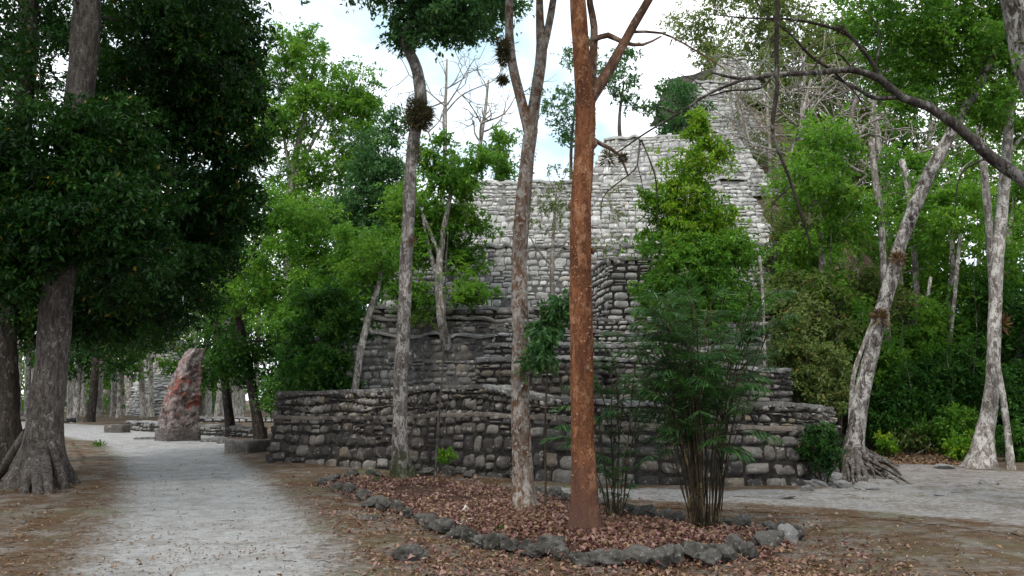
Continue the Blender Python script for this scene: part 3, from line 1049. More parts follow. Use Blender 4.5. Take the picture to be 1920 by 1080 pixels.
def block(name, label, cat, px, py, w, d, h, rot=0.0, mt='block', wear=0.05, top_tilt=0.0, group=None, p=16.0):
    b = on_ground(px, py)
    c, s = math.cos(rot), math.sin(rot)
    mb = MB()
    rings = []
    for f, k in ((0, 1.0), (0.35, 1.0), (0.7, 0.995), (0.93, 0.985), (1.0, 0.95)):
        r = rrect(-w / 2 * k, w / 2 * k, -d / 2 * k, d / 2 * k, 48, p)
        r = r + wear * np.stack([vnoise(r[:, 0], r[:, 1] + f, 0.3, 31), vnoise(r[:, 1], r[:, 0] + f, 0.3, 32)], 1)
        x, y = r[:, 0] * c - r[:, 1] * s, r[:, 0] * s + r[:, 1] * c
        z = -0.06 + f * (h + 0.06) + top_tilt * f * r[:, 0] + wear * 0.6 * vnoise(r[:, 0], r[:, 1], 0.25, 33) * f
        rings.append(np.stack([b[0] + x, b[1] + y, b[2] + z], 1))
    ring_loft(mb, rings)
    o = build(name, mb, STONE[mt], origin=b)
    tag(o, label, cat, group)
    return o


block('stone_block', 'low square masonry block beside the left end of the dark retaining wall', 'stone block', 466, 850, .95, 1.05, 0.34, math.radians(-28))
block('altar_stone', 'low grey altar stone lying left of the stela at the road edge', 'altar', 220, 810, 0.95, 0.8, 0.38, math.radians(-8), 'block', 0.09)
block('paving_slab', 'flat thin stone slab lying at the left foot of the stela', 'slab', 292, 823, 1.7, 0.5, 0.07, math.radians(-14), 'cap')
block('paving_slab', 'flat thin stone slab lying at the right foot of the stela', 'slab', 400, 828, 0.9, 0.5, 0.07, math.radians(8), 'cap')
block('paving_slab', 'small tilted pale slab between the stela and the square masonry block', 'slab', 430, 831, 0.75, 0.5, 0.14, math.radians(-20), 'cap', top_tilt=-0.06)


def low_wall(label, pts, h, mt='far', w=0.5, cat='low wall', rl=0.14, rh=0.22):
    P = np.array([G2(*q) for q in pts])
    T = norm(P[-1] - P[0])
    nn = np.array((T[1], -T[0]))
    pl = np.vstack([[P[0] - nn * w], P, [P[-1] - nn * w]])
    fc = Face(pl, -0.15, h, 0.05)
    mb = MB()
    backing(mb, fc, 1)
    stones(mb, fc, rowsfor(h, rl, rh), 0.2, 0.6, 0.08, 0.02, nu=5, nv=4, rag=0.1)
    cap(mb, fc, w, 2, 0.05, 0.05, step=0.25)
    b = np.array((*P.mean(0), 0))
    o = build('low_wall', mb, [STONE[mt], MORTAR, STONE['cap']], origin=b)
    return tag(o, label, cat)


low_wall('low dark dry-stone wall running behind the altar stone to the stela', [(236, 805), (320, 812)], 0.42, 'low')
low_wall('low ragged dry-stone wall from the stela to the leaning tree', [(372, 815), (480, 822)], 0.40, 'low')
low_wall('low pale kerb wall at the back of the plaza beyond the stela', [(350, 792), (600, 794)], 0.30, 'mid')
low_wall('low rubble kerb along the far left side of the road under the dark trees', [(-60, 790), (130, 793)], 0.28, 'low')

# pale ruined mound far behind the trunks
mo = thing('ruin_mound', 'pale grey ruined stepped mound far behind the trunks, left of the stela', 'ruin', (*at(285, 760, 80)[:2], 0))
for k in range(6):
    D = 76 + k * 2.2
    a, b = (238 + k * 4 - 960) / F * D, (352 - k * 3 - 960) / F * D
    fc = Face(np.array([(a, D + 4), (a, D), ((a + b) / 2, D - 0.6), (b, D), (b, D + 4)]), k * 1.2 - 0.3, k * 1.2 + 1.3, 0.45)
    mb = MB()
    backing(mb, fc, 1)
    stones(mb, fc, rowsfor(1.7, 0.3, 0.45), 0.4, 1.0, 0.14, 0.04, nu=4, nv=4, rag=0.1, wob=0.5)
    cap(mb, fc, 2.2, 2, 0.1, 0.12, step=0.6)
    build('tier', mb, [STONE['far'], MORTAR2, STONE['far']], mo)
# overgrown rubble flank on the pyramid's right side
xs, ys = np.arange(5, 34, .5), np.arange(26.6, 64, .5)
X, Y = np.meshgrid(xs, ys)
prof = np.interp(Y, [26.6, 28, 29.3, 31, 33, 35, 37.5, 40, 43, 55, 64], [-.3, 2.4, 4.4, 6.8, 8.6, 10.8, 12.2, 15.0, 17.2, 16, 4])
x0 = np.interp(Y, [26, 30, 36, 42, 64], [7.6, 8.6, 10.2, 11.4, 15])
f_ = np.clip((X - x0) / 11.0, 0, 1)
f_ = 1 - f_ * f_ * (3 - 2 * f_)
Z = prof * f_ + .9 * vnoise(X, Y, 2.2, 41) * f_ + .4 * vnoise(X, Y, .8, 42) + gz(X.ravel(), Y.ravel()).reshape(X.shape) * (1 - f_) - .35
Z = np.where(X < x0 - 1.2, np.minimum(Z - 2.5, -1.0), Z)
nx, ny = len(xs), len(ys)
i = np.arange(ny - 1)[:, None] * nx
j = np.arange(nx - 1)[None, :]
o = build('hillside', (np.stack([X.ravel(), Y.ravel(), Z.ravel()], 1), np.stack([i + j, i + j + 1, i + j + 1 + nx, i + j + nx], -1).reshape(-1, 4)), GROUND)
tag(o, 'overgrown rubble slope covering the right flank of the pyramid', kind='structure')


def hill_z(x, y):
    xi = int(np.clip(round((x - 5) / .5), 0, HXN - 1))
    yi = int(np.clip(round((y - 26.6) / .5), 0, HYN - 1))
    return float(HZ[yi, xi])


HXN, HYN = nx, ny
HZ = Z
#--SECTION3--
# ------------------------------------------------------------------ foreground trees
def pth(base_px, pts, Y=None, r0=0.2, z0=None):
    """trunk path: base on the ground under a picture point, the rest by picture points at that depth"""
    b = on_ground(*base_px) if z0 is None else at(base_px[0], base_px[1], Y)
    Y = b[1] if Y is None else Y
    return [(b, r0)] + pp(pts, Y), Y


# big grey buttressed tree at the left edge of the road
p, Y = pth((72, 912), [(84, 800, .31), (96, 700, .29), (108, 560, .27), (124, 420, .26), (140, 280, .26), (153, 150, .26), (164, 0, .25), (176, -160, .23), (200, -420, .18), (215, -640, .1)], r0=.34)
YA = Y
ta_ = make_tree('buttressed_tree', 'big grey buttressed tree with dense dark foliage at the left edge of the road', 'tree', p,
          [blob(60, 300, 150, 130, Y - .4, 1.3, 50, 0.46), blob(190, 260, 110, 80, Y - .2, 1.1, 26, 0.44), blob(150, 390, 150, 70, Y - .8, 1.0, 34, .44), blob(260, 450, 60, 70, Y - .2, .8, 12, .42), blob(20, 500, 90, 70, Y - .4, .8, 26, .45), blob(150, 440, 150, 70, Y - .5, 1.0, 30, 0.46), blob(-40, 250, 150, 330, Y, 1.8, 40, 0.55), blob(330, 60, 130, 140, Y + 1.8, 1.3, 50, 0.55),
           blob(200, -330, 420, 260, Y, 3.2, 90, 0.7), shade_canopy(-12, -2.5, 5, 17, 8.8, 12, 170, .75), blob(240, 420, 120, 130, Y + 1.2, 1.0, 26, 0.5), blob(20, 480, 90, 60, Y, .8, 12, 0.45)],  # the box of clumps above the view is added to shade road and trunk
          'dark', 0.13, 126, 'grey', 20, 0.05, 1.25, 6, rb=0.05, limbm='dark', limbs=[])
for (ax, ay, bx, by) in ((58, 850, 14, 914), (66, 856, 44, 926), (78, 852, 92, 928), (88, 846, 122, 918), (52, 840, -12, 900), (74, 860, 70, 930), (92, 840, 135, 905)):
    e2 = on_ground(bx, by)
    a0 = at(ax, ay - 30, YA - .12)
    m0 = a0 * .45 + e2 * .55 + np.array((0, 0, -.06))
    mb = MB()
    tube(mb, [a0, m0, e2 * .8 + m0 * .2 + np.array((0, 0, -.06)), e2 - np.array((0, 0, .06))], [.10, .11, .075, .03], 9, .06, .12)
    build('root', mb, BARK['grey'], ta_)
# second trunk at the extreme left
p, Y = pth((16, 878), [(12, 760, .30), (8, 640, .27), (14, 500, .26), (30, 330, .24), (48, 150, .22), (60, -60, .18), (70, -300, .12)], r0=.33)
make_tree('dark_trunk_tree', 'dark trunked tree close behind the big buttressed tree at the far left', 'tree', p,
          [blob(320, 190, 150, 250, Y - 0.5, 1.8, 110, 0.62), blob(400, 40, 85, 110, Y, 1.4, 34, .55), blob(250, 470, 150, 110, Y, 1.5, 50, 0.55), blob(420, 170, 70, 200, Y, 1.2, 56, 0.5), blob(50, 560, 110, 90, Y + .8, 1.0, 40, 0.5), blob(200, 590, 90, 70, Y + 1.5, 1.2, 26, .5),
           blob(60, 70, 150, 160, Y + .5, 2, 44, .6), blob(215, 200, 70, 110, Y + .3, 1, 26, .5), blob(170, 60, 90, 90, Y + 1, 1, 20, .5), blob(430, 380, 60, 60, Y, .8, 14, .45), blob(200, 330, 110, 60, Y, .8, 20, .5), blob(300, -180, 330, 120, Y, 2.5, 42, .7), blob(445, 300, 60, 130, Y, .8, 14, 0.42), blob(330, 400, 120, 110, Y + .5, 1.2, 40, 0.55), blob(340, 500, 100, 100, Y + 2, 1.4, 40, .55), blob(270, 600, 90, 50, Y + 3, 1.4, 24, .55), blob(420, 450, 60, 70, Y + 2, 1, 16, .5)],
          'dark', 0.14, 126, 'dark', 16, 0.06, 0.6, 5, rb=0.05, limbs=[pp([(14, 480, .15), (120, 330, .12, .2), (250, 200, .09, 0), (380, 80, .05, .2)], Y), pp([(10, 560, .1), (120, 500, .08), (260, 440, .04)], Y)])
p, Y = pth((168, 792), [(176, 730, .26), (180, 660, .24), (184, 560, .22), (190, 420, .16)], r0=.3)
make_tree('shade_tree', 'dark straight trunk left of the altar stone under low dark foliage', 'tree', p,
          [blob(190, 630, 100, 75, Y - 6, 2.0, 46, 0.75), blob(280, 600, 60, 60, Y - 8, 1.6, 20, .65), blob(90, 560, 90, 70, Y, 2, 18, 0.8), blob(250, 560, 90, 70, Y, 2, 24, 0.8), blob(160, 420, 160, 110, Y, 3, 30, 1.0), blob(60, 650, 60, 40, Y, 2, 8, 0.7)],
          'dark', 0.22, 99, 'dark', 12, 0.05, 0.5, rb=0.05, limbs=[])
p, Y = pth((318, 776), [(322, 700, .36), (324, 620, .34), (320, 520, .3), (310, 400, .2)], r0=.42)
make_tree('shade_tree', 'thick black trunk standing directly behind the stela', 'tree', p,
          [blob(300, 540, 120, 80, Y, 2.5, 46, 0.9), blob(400, 520, 80, 70, Y, 2, 20, 0.8), blob(300, 420, 130, 80, Y, 3, 24, 1.0)],
          'dark', 0.24, 99, 'dark', 12, 0.05, 0.4, rb=0.05)

# lower spreading tree in front of the platform's left end
p, Y = pth((488, 822), [(480, 770, .20), (466, 690, .19), (448, 600, .17), (436, 500, .14), (450, 400, .09), (470, 330, .05)], r0=.23)
make_tree('spreading_tree', 'leaning tree with low spreading green layers between the stela and the stone platform', 'tree', p,
          [blob(430, 480, 70, 50, Y, 1.4, 14, 0.7), blob(560, 470, 110, 100, Y - .5, 2.0, 40, 0.75), blob(620, 550, 75, 55, Y - 2, 1.4, 24, .62), blob(655, 470, 45, 50, Y - 2, 1.2, 14, .6), blob(560, 600, 80, 40, Y - 3, 1.2, 18, .6), blob(520, 400, 110, 50, Y, 1.8, 26, 0.7), blob(450, 560, 90, 40, Y - 1, 1.6, 16, .6)],
          'mid', 0.17, 126, 'dark', 10, 0.05, 0.4, rb=0.045, limbs=[pp([(446, 590, .09), (520, 540, .07, -.3), (610, 500, .04, -.6)], Y), pp([(438, 520, .08), (500, 440, .05), (560, 390, .03)], Y)])
p, Y = pth((440, 800), [(425, 740, .18), (412, 650, .17), (398, 560, .15), (390, 450, .1)], Y=37.0, r0=.2)
xx = (440 - 960) / F * 37.0
p[0] = (np.array((xx, 37.0, gz1(xx, 37.0))), .2)
make_tree('spreading_tree', 'dark leaning tree with drooping low sprays just right of the stela', 'tree', p,
          [blob(440, 680, 85, 50, Y - 1.5, 1.4, 24, 0.62), blob(500, 640, 80, 40, Y - 2, 1.4, 14, .6), blob(590, 680, 70, 45, Y - 7, 1.2, 30, 0.5), blob(640, 640, 40, 50, Y - 9, .8, 16, .42), blob(530, 735, 60, 28, Y - 5, 1., 12, .5), blob(400, 600, 60, 40, Y, 1.5, 9, .65)],
          'deep', 0.16, 117, 'dark', 10, 0.05, 0.4, rb=0.04, limbm='merge', limbs=[pp([(415, 670, .08), (470, 640, .06, -1), (540, 650, .04, -3), (600, 670, .03, -4.5)], Y)])
# tall pale-green tree behind
p, Y = pth((560, 790), [(548, 700, .25), (540, 560, .23), (542, 420, .2), (548, 330, .17), (570, 220, .12), (590, 110, .06)], Y=43.0, r0=.28)
xx = (556 - 960) / F * 43.0
p[0] = (np.array((xx, 43.0, gz1(xx, 43.0))), .28)
make_tree('tall_tree', 'tall bright green tree with pale trunk rising left of the pyramid', 'tree', p,
          [blob(560, 100, 65, 50, Y, 1.6, 26, 0.75), blob(625, 170, 85, 60, Y, 2., 38, 0.8), blob(545, 205, 70, 60, Y, 2., 28, 0.8), blob(670, 240, 55, 50, Y, 1.6, 20, 0.75), blob(560, 310, 90, 50, Y, 2., 26, 0.75), blob(500, 150, 40, 70, Y, 1.4, 14, .7), blob(650, 320, 70, 50, Y, 1.6, 24, .75), blob(600, 390, 100, 45, Y, 2, 24, .75), blob(690, 190, 35, 40, Y, 1.2, 9, .65), blob(500, 260, 40, 60, Y, 1.4, 14, .7)],
          'fresh', 0.19, 117, 'pale', 10, 0.04, 0.3, rb=0.05, limbs=[pp([(543, 350, .12), (590, 260, .08), (640, 170, .04)], Y), pp([(545, 330, .1), (530, 240, .07), (520, 150, .04)], Y)])
p, Y = pth((640, 780), [(650, 660, .17), (665, 520, .15), (690, 400, .12), (705, 300, .07)], Y=40.0, r0=.2)
xx = (640 - 960) / F * 40.0
p[0] = (np.array((xx, 40.0, gz1(xx, 40.0))), .2)
make_tree('tall_tree', 'blue-green tree between the tall bright tree and the leaning bent tree', 'tree', p,
          [blob(700, 300, 60, 60, Y, 1.6, 30, 0.75), blob(740, 330, 45, 50, Y, 1.2, 14, .7), blob(715, 390, 70, 55, Y, 1.6, 30, .75), blob(650, 400, 60, 60, Y, 1.6, 22, 0.75), blob(725, 470, 55, 50, Y - 1, 1.4, 22, .7), blob(745, 240, 30, 40, Y, 1., 8, .6), blob(680, 540, 50, 30, Y - 6, 1.2, 9, .6)],
          'blue', 0.18, 117, 'grey', 8, 0.04, 0.3, rb=0.045)

# slim pale leaning trunk on the platform
b = at(664, 732, 24.2)
b[2] = 1.62
make_tree('leaning_sapling', 'slim pale leaning trunk growing on the platform top at the pyramid foot', 'tree',
          [(b, .10)] + pp([(674, 670, .095), (690, 600, .09), (708, 540, .075), (722, 470, .05)], 24.2),
          [blob(715, 480, 60, 50, 24.2, .9, 14, 0.5), blob(680, 520, 40, 30, 24.4, .6, 6, 0.45)], 'mid', 0.14, 90, 'pale', 8, 0.04, 0.3, rb=0.03)
# pale forked trunk against the pyramid
b = at(838, 648, 26.85)
YP = 26.9
make_tree('pyramid_tree', 'pale forked trunk with dark green crown growing from the pyramid lower ledge', 'tree',
          [(b, .15)] + pp([(828, 600, .13), (824, 560, .125), (822, 520, .12), (830, 440, .09), (846, 360, .06), (850, 290, .03)], 26.3),
          [blob(850, 420, 75, 55, YP, .8, 34, 0.46), blob(790, 450, 60, 50, YP, .8, 22, 0.46), blob(860, 340, 60, 55, 26.6, 1., 26, 0.46), blob(885, 545, 50, 28, 26.2, .6, 11, 0.38), blob(775, 560, 40, 40, 26.6, .6, 12, 0.4),
           blob(810, 290, 40, 40, 26.6, .8, 9, .45), blob(755, 400, 40, 60, 26.6, .8, 16, .45), blob(900, 300, 30, 30, 26.6, .6, 5, .42), blob(870, 480, 50, 30, YP, .5, 10, .4)],
          'mid', 0.15, 90, 'pale', 10, 0.06, 0.25, 4, rb=0.04, limbs=[pp([(822, 530, .08), (806, 470, .06), (790, 400, .03)], 26.3), pp([(824, 480, .07), (800, 420, .05), (770, 350, .03, .2)], 26.3)])
# sparse pale tree on the stair
b = at(1040, 640, 24.0)
make_tree('sparse_tree', 'thin pale tree with sparse yellow-green leaves on the stair between the two front trunks', 'tree',
          [(b, .075)] + pp([(1037, 580, .07), (1035, 520, .065), (1036, 470, .05), (1040, 400, .035), (1044, 350, .02)], 24.0),
          [blob(1040, 390, 75, 50, 24, .9, 18, 0.4), blob(1060, 330, 40, 25, 24, .6, 6, .35), blob(990, 400, 30, 40, 24, .5, 6, .35), blob(1150, 410, 40, 70, 24.2, .6, 9, .35)], 'olive', 0.085, 36, 'twig', 8, 0.03, 0.3, rb=0.03, wig=.16,
          limbs=[pp([(1036, 500, .04), (1010, 470, .03), (985, 430, .015)], 24.), pp([(1036, 490, .04), (1062, 450, .03), (1080, 400, .015)], 24.)])

# bent tree with the epiphyte ball
p, Y = pth((755, 900), [(750, 830, .155), (750, 740, .145), (757, 600, .135), (764, 450, .125), (770, 320, .12), (777, 250, .12), (789, 190, .13), (782, 130, .115), (757, 70, .105), (776, 25, .10), (810, -30, .09), (850, -110, .07)], r0=.17)
YB = Y
make_tree('bent_tree', 'slender mottled tree with crooked bent top and an epiphyte ball, at the leaf bed tip', 'tree', p,
          [blob(845, 30, 85, 55, Y, 1.2, 36, 0.38), blob(760, 45, 40, 60, Y, .7, 12, 0.34), blob(880, -40, 130, 70, Y, 1.8, 40, 0.45), blob(760, -50, 120, 60, Y, 1.6, 26, 0.45), blob(770, -200, 260, 100, Y, 3.0, 60, .6), blob(560, -120, 150, 90, Y, 2, 26, .5)],
          'blue', 0.115, 108, 'mossy', 14, 0.045, 1.5, 5, rb=0.035, flare_h=.28, limbs=[pp([(780, 22, .06), (830, 10, .05), (890, 20, .03)], Y)])
# forked flaky tree
p, Y = pth((986, 968), [(979, 900, .138), (976, 780, .122), (975, 640, .114), (975, 500, .11), (979, 400, .106), (987, 310, .103), (996, 240, .10)], r0=.17)
YC = Y
tf_ = make_tree('forked_tree', 'flaky pale forked tree left of the red trunk in the leaf bed', 'tree', p,
          [blob(930, -170, 190, 90, Y, 2.0, 40, 0.5), blob(1060, -190, 170, 90, Y, 2., 36, .5)],
          'mid', 0.11, 99, 'flaky', 14, 0.06, 0.55, 4, rb=0.03, limbm='merge',
          limbs=[pp([(994, 250, .085), (978, 190, .075), (960, 120, .065), (954, 40, .06), (957, -80, .05), (940, -180, .03)], Y),
                 pp([(995, 255, .09), (1006, 170, .085), (1015, 100, .08), (1012, 40, .06), (1010, -60, .05), (1000, -170, .03)], Y), pp([(1015, 105, .06), (1028, 50, .055), (1040, -20, .05), (1060, -140, .03)], Y)])
flakes(tf_, p, 420, .04, 'flake_grey')
# red-barked tree
p, Y = pth((1096, 1012), [(1094, 930, .148), (1092, 800, .135), (1091, 640, .13), (1090, 480, .13), (1090, 380, .128), (1095, 290, .122), (1097, 200, .115), (1089, 100, .105), (1083, 0, .10), (1080, -100, .09), (1070, -260, .06)], r0=.165)
YR = Y
tr_ = make_tree('red_barked_tree', 'straight orange-red flaking trunk standing in the leaf bed beside the palm clumps', 'tree', p,
          [blob(1100, -330, 330, 110, Y, 2.2, 70, 0.42), blob(1300, -200, 150, 60, Y, 1.5, 16, 0.4), shade_canopy(-3, 7, 3.5, 14, 8.6, 11, 110, .62)],  # broad unseen clumps overhead, added to this crown to darken the foreground
          'mid', 0.1, 99, 'red', 20, 0.055, 0.42, 5, rb=0.025, flare_h=.22, limbm='redgrey',
          limbs=[pp([(1104, 190, .075), (1128, 155, .065), (1160, 100, .058), (1190, 45, .055), (1222, -10, .05), (1260, -90, .04), (1300, -190, .02)], Y),
                 pp([(1100, 275, .06, .12), (1108, 200, .055, .2), (1112, 110, .048, .25), (1114, 50, .045, .25), (1104, -20, .04, .25), (1110, -150, .025, .2)], Y),
                 pp([(1113, 75, .03, .22), (1140, 66, .034, .15), (1170, 80, .026, .05), (1205, 84, .018), (1240, 68, .010)], Y),
                 pp([(1108, 260, .03), (1130, 272, .026, .2), (1160, 290, .018, .3), (1178, 330, .010, .3)], Y),
                 pp([(1180, 60, .02), (1240, 62, .014, .1), (1300, 92, .010, .2), (1360, 130, .005, .2)], Y)])

flakes(tr_, p, 900, .028, 'flake_red', 0.0, .72)
for kx, ky, kr, dy in ((1074, 384, .05, 0), (1098, 690, .04, -.10), (1074, 655, .035, 0), (1112, 470, .03, 0), (1110, 268, .06, -.02), (1086, 860, .03, -.1)):
    c_ = at(kx, ky, YR + dy)
    mb = MB()
    tube(mb, [c_ - np.array((0, 0, kr * 1.6)), c_ - np.array((0, 0, kr * .5)), c_ + np.array((0, 0, kr * .5)), c_ + np.array((0, 0, kr * 1.6))], [kr * .2, kr, kr * .9, kr * .15], 9, .03, .1)
    build('knot', mb, BARK['redgrey'], tr_)
# leaning spotted tree at the right end of the wall with spreading roots
p, Y = pth((1606, 878), [(1603, 840, .24), (1608, 790, .19), (1622, 710, .17), (1642, 630, .163), (1666, 540, .157), (1698, 430, .15), (1735, 340, .15), (1780, 255, .14), (1830, 170, .12), (1880, 60, .10), (1930, -80, .07)], r0=.32)
YO = Y
t = make_tree('leaning_tree', 'leaning spotted tree on spreading roots at the right end of the low wall', 'tree', p,
              [blob(1720, 90, 120, 90, Y + .4, 1.3, 44, 0.45), blob(1820, 60, 130, 90, Y, 1.6, 50, 0.5), blob(1840, 200, 60, 60, Y, .9, 14, 0.4), blob(1780, -60, 230, 80, Y, 2., 60, .55), blob(1640, 30, 70, 50, Y, 1., 14, 0.42), blob(1890, 130, 50, 80, Y, .9, 14, .45), blob(1700, 180, 40, 45, Y, .6, 7, .36)],
              'mid', 0.115, 117, 'spotted', 16, 0.06, 0.3, 6, rb=0.035, flare_h=.25)
for k, pts in enumerate(([(1604, 846), (1645, 884), (1702, 918)], [(1610, 850), (1660, 872), (1696, 894)], [(1596, 852), (1586, 888), (1592, 922)], [(1606, 856), (1626, 892), (1646, 922)], [(1612, 858), (1640, 880), (1668, 905)],
             [(1590, 842), (1566, 872), (1536, 902)], [(1598, 846), (1576, 870), (1556, 900)], [(1614, 846), (1655, 862), (1680, 876)], [(1600, 858), (1608, 890), (1612, 918)], [(1590, 815), (1572, 850), (1568, 892)], [(1594, 850), (1578, 884), (1570, 912)], [(1603, 850), (1616, 884), (1630, 908)])):
    mb = MB()
    e1, e2 = on_ground(pts[1][0] + rng.uniform(-6, 6), pts[1][1] + 4), on_ground(*pts[2])
    a0 = at(pts[0][0], pts[0][1] - rng.uniform(4, 22), Y)
    e1[2] += rng.uniform(.03, .10)
    m0 = (a0 + e1) / 2 + np.array((rng.uniform(-.06, .06), -.05, rng.uniform(-.06, .02)))
    m3 = (e1 + e2) / 2 + np.array((rng.uniform(-.1, .1), rng.uniform(-.1, .1), .03))
    r = rng.uniform(.045, .085)
    tube(mb, [a0, m0, e1, m3, e2 - np.array((0, 0, .05))], [r * 1.3, r, r * .7, r * .5, .012], 9, .07, .16)
    q = rng.uniform(-.25, .25)
    tube(mb, [m0, (m0 + e2) / 2 + np.array((q, -.1, -.02)), e2 + np.array((q * 1.6, rng.uniform(-.3, .1), -.05))], [r * .7, r * .45, .008], 7, .08, .16)
    build('root', mb, BARK['root'], t)
# slender leaning pole behind it
b = at(1588, 770, 22.5)
b[2] = gz1(b[0], b[1])
make_tree('pole_sapling', 'thin bare pale pole leaning close behind the spotted leaning trunk', 'sapling', [(b, .06)] + pp([(1598, 720, .055), (1618, 650, .05), (1640, 590, .04)], 22.5), [], barkm='pale', seg=8, flare=0.2)
p, Y = pth((1838, 876), [(1846, 820, .20), (1856, 760, .17), (1862, 690, .155), (1865, 600, .145), (1870, 500, .14), (1878, 400, .13), (1888, 280, .12), (1900, 130, .10), (1910, -60, .08)], r0=.26)
make_tree('pale_trunk_tree', 'pale curved trunk with a rusty air plant near the right edge of the picture', 'tree', p,
          [blob(1890, 60, 90, 80, Y, 1.4, 20, 0.5), blob(1900, -90, 160, 80, Y, 2., 30, .6), blob(1900, 250, 40, 60, Y + .5, .8, 8, .45)], 'mid', 0.13, 108, 'pale', 14, 0.05, 0.9, 5, rb=0.035, limbs=[pp([(1886, 300, .05), (1905, 270, .04), (1930, 240, .03)], Y)])
p, Y = pth((1896, 880), [(1890, 820, .075), (1880, 740, .07), (1872, 690, .06), (1866, 640, .05)], r0=.09)
make_tree('slim_trunk', 'slim trunk leaning left across the pale curved trunk', 'sapling', p, [], barkm='pale', seg=8, flare=0.4)
p, Y = pth((1885, 850), [(1893, 770, .13), (1905, 690, .12), (1925, 600, .11), (1960, 470, .1)], r0=.15)
make_tree('slim_trunk', 'grey trunk leaning out of the right edge of the picture', 'tree', p, [blob(1970, 450, 90, 80, Y, 1.2, 14, .5)], 'mid', .13, 90, barkm='grey', seg=10, flare=0.4, rb=.03)
# tree standing just outside the right edge; its trunk top and a long dark bough reach in
Yq = 10.5
b = np.array((at(2060, 700, Yq)[0], Yq, 0.0))
b[2] = gz1(b[0], b[1])
bq = 8.6
make_tree('boughed_tree', 'pale tree at the right edge sending a long dark bough across the top right', 'tree',
          [(b, .2)] + pp([(2050, 600, .165), (2025, 420, .155), (1975, 260, .145), (1925, 130, .14), (1898, 0, .13), (1880, -150, .1)], Yq),
          [blob(1960, 60, 60, 60, Yq, .6, 8, 0.3), blob(1860, -150, 160, 90, Yq, 1.2, 26, .4)], 'mid', 0.1, 90, 'spotted', 14, 0.04, 0.5, rb=0.03, limbm='bough',
          limbs=[pp([(2024, 420, .10), (1980, 385, .09), (1920, 338, .082, -.1), (1860, 296, .072, -.1), (1800, 242, .062, -.15), (1740, 200, .054, -.2), (1690, 182, .048, -.3), (1652, 150, .045, -.4), (1600, 131, .04, -.5), (1530, 136, .034, -.6), (1450, 140, .028, -.7), (1390, 148, .02, -.8), (1335, 136, .012, -.8)], Yq)])

def bough(name, label, cat, Y, lines, seg=7, group=None, m='branch', bump=.08, step=.06):
    t0 = None
    for k, l in enumerate(lines):
        mb = MB()
        P = pp(l, Y)
        tube(mb, [q for q, r in P], [r for q, r in P], seg, step, bump)
        if t0 is None:
            if len(lines) == 1:
                o = build(name, mb, BARK[m], origin=P[0][0])
                return tag(o, label, cat, group)
            t0 = thing(name, label, cat, P[0][0], group)
            build('stem', mb, BARK[m], t0)
        else:
            build('twig', mb, BARK[m], t0)
    return t0


# secondary boughs are limbs of the same tree
tq = [o for o in bpy.data.objects if o.name == 'boughed_tree'][0]
for l in ([(1690, 182, .03, -.3), (1640, 184, .026, -.35), (1610, 168, .022, -.4), (1575, 150, .014, -.5), (1560, 142, .008, -.5)],
          [(1655, 152, .03, -.4), (1630, 110, .026, -.4), (1590, 65, .022, -.5), (1545, 48, .018, -.5), (1480, 36, .014, -.6), (1400, 34, .010, -.6), (1330, 26, .005, -.7)],
          [(1560, 132, .02, -.5), (1520, 105, .017, -.5), (1480, 62, .013, -.6), (1440, 30, .008, -.6), (1400, -20, .006, -.6)],
          [(1400, 147, .018, -.8), (1330, 176, .015, -.9), (1270, 214, .012, -.9), (1210, 250, .010, -1.), (1160, 284, .008, -1.), (1124, 302, .005, -1.)],
          [(1452, 140, .016, -.7), (1425, 165, .013, -.8), (1370, 170, .010, -.8), (1330, 180, .007, -.9)],
          [(1200, 262, .012, -1.), (1196, 300, .010, -1.), (1190, 318, .008, -1.), (1150, 350, .007, -1.), (1130, 372, .006, -1.), (1126, 412, .004, -1.)],
          [(1202, 262, .010, -1.), (1218, 300, .009, -1.), (1230, 340, .008, -1.), (1234, 420, .004, -1.)],
          [(1196, 312, .006, -1.), (1205, 350, .005, -1.), (1226, 460, .003, -1.)],
          [(1640, 128, .014, -.4), (1650, 80, .012, -.4), (1640, 40, .008, -.4), (1610, 10, .006, -.4)], [(1560, 132, .013, -.5), (1600, 170, .010, -.5), (1626, 206, .005, -.5)],
          [(1520, 137, .010, -.6), (1555, 90, .009, -.6), (1600, 80, .006, -.5)], [(1600, 131, .012, -.5), (1570, 100, .009, -.5), (1530, 108, .006, -.5), (1500, 90, .004, -.5)],
          [(1480, 62, .008, -.6), (1500, 30, .006, -.6), (1530, -10, .004, -.6)], [(1270, 214, .006, -.9), (1230, 200, .005, -.9), (1190, 206, .003, -.9)], [(1330, 176, .006, -.9), (1300, 150, .005, -.9), (1250, 130, .003, -.9)], [(1860, 296, .02, -.1), (1840, 300, .015, -.1), (1800, 330, .01, -.1), (1790, 400, .006, -.1)]):
    mb = MB()
    P = pp(l, Yq)
    tube(mb, [q for q, r in P], [r for q, r in P], 7, .06, .08)
    build('bough', mb, BARK['branch'], tq)
bough('hanging_liana', 'dark hanging vine with a hooked side twig dangling down from the top centre right', 'liana', 8.2,
      [[(1458, -260, .022), (1457, -60, .022), (1458, 0, .022), (1456, 90, .022), (1457, 160, .020), (1450, 215, .021), (1449, 250, .019), (1462, 290, .016), (1480, 335, .014), (1500, 395, .012), (1514, 440, .010), (1521, 468, .006)],
       [(1484, 348, .009), (1462, 368, .008), (1447, 386, .007), (1446, 402, .006), (1449, 416, .004)]])

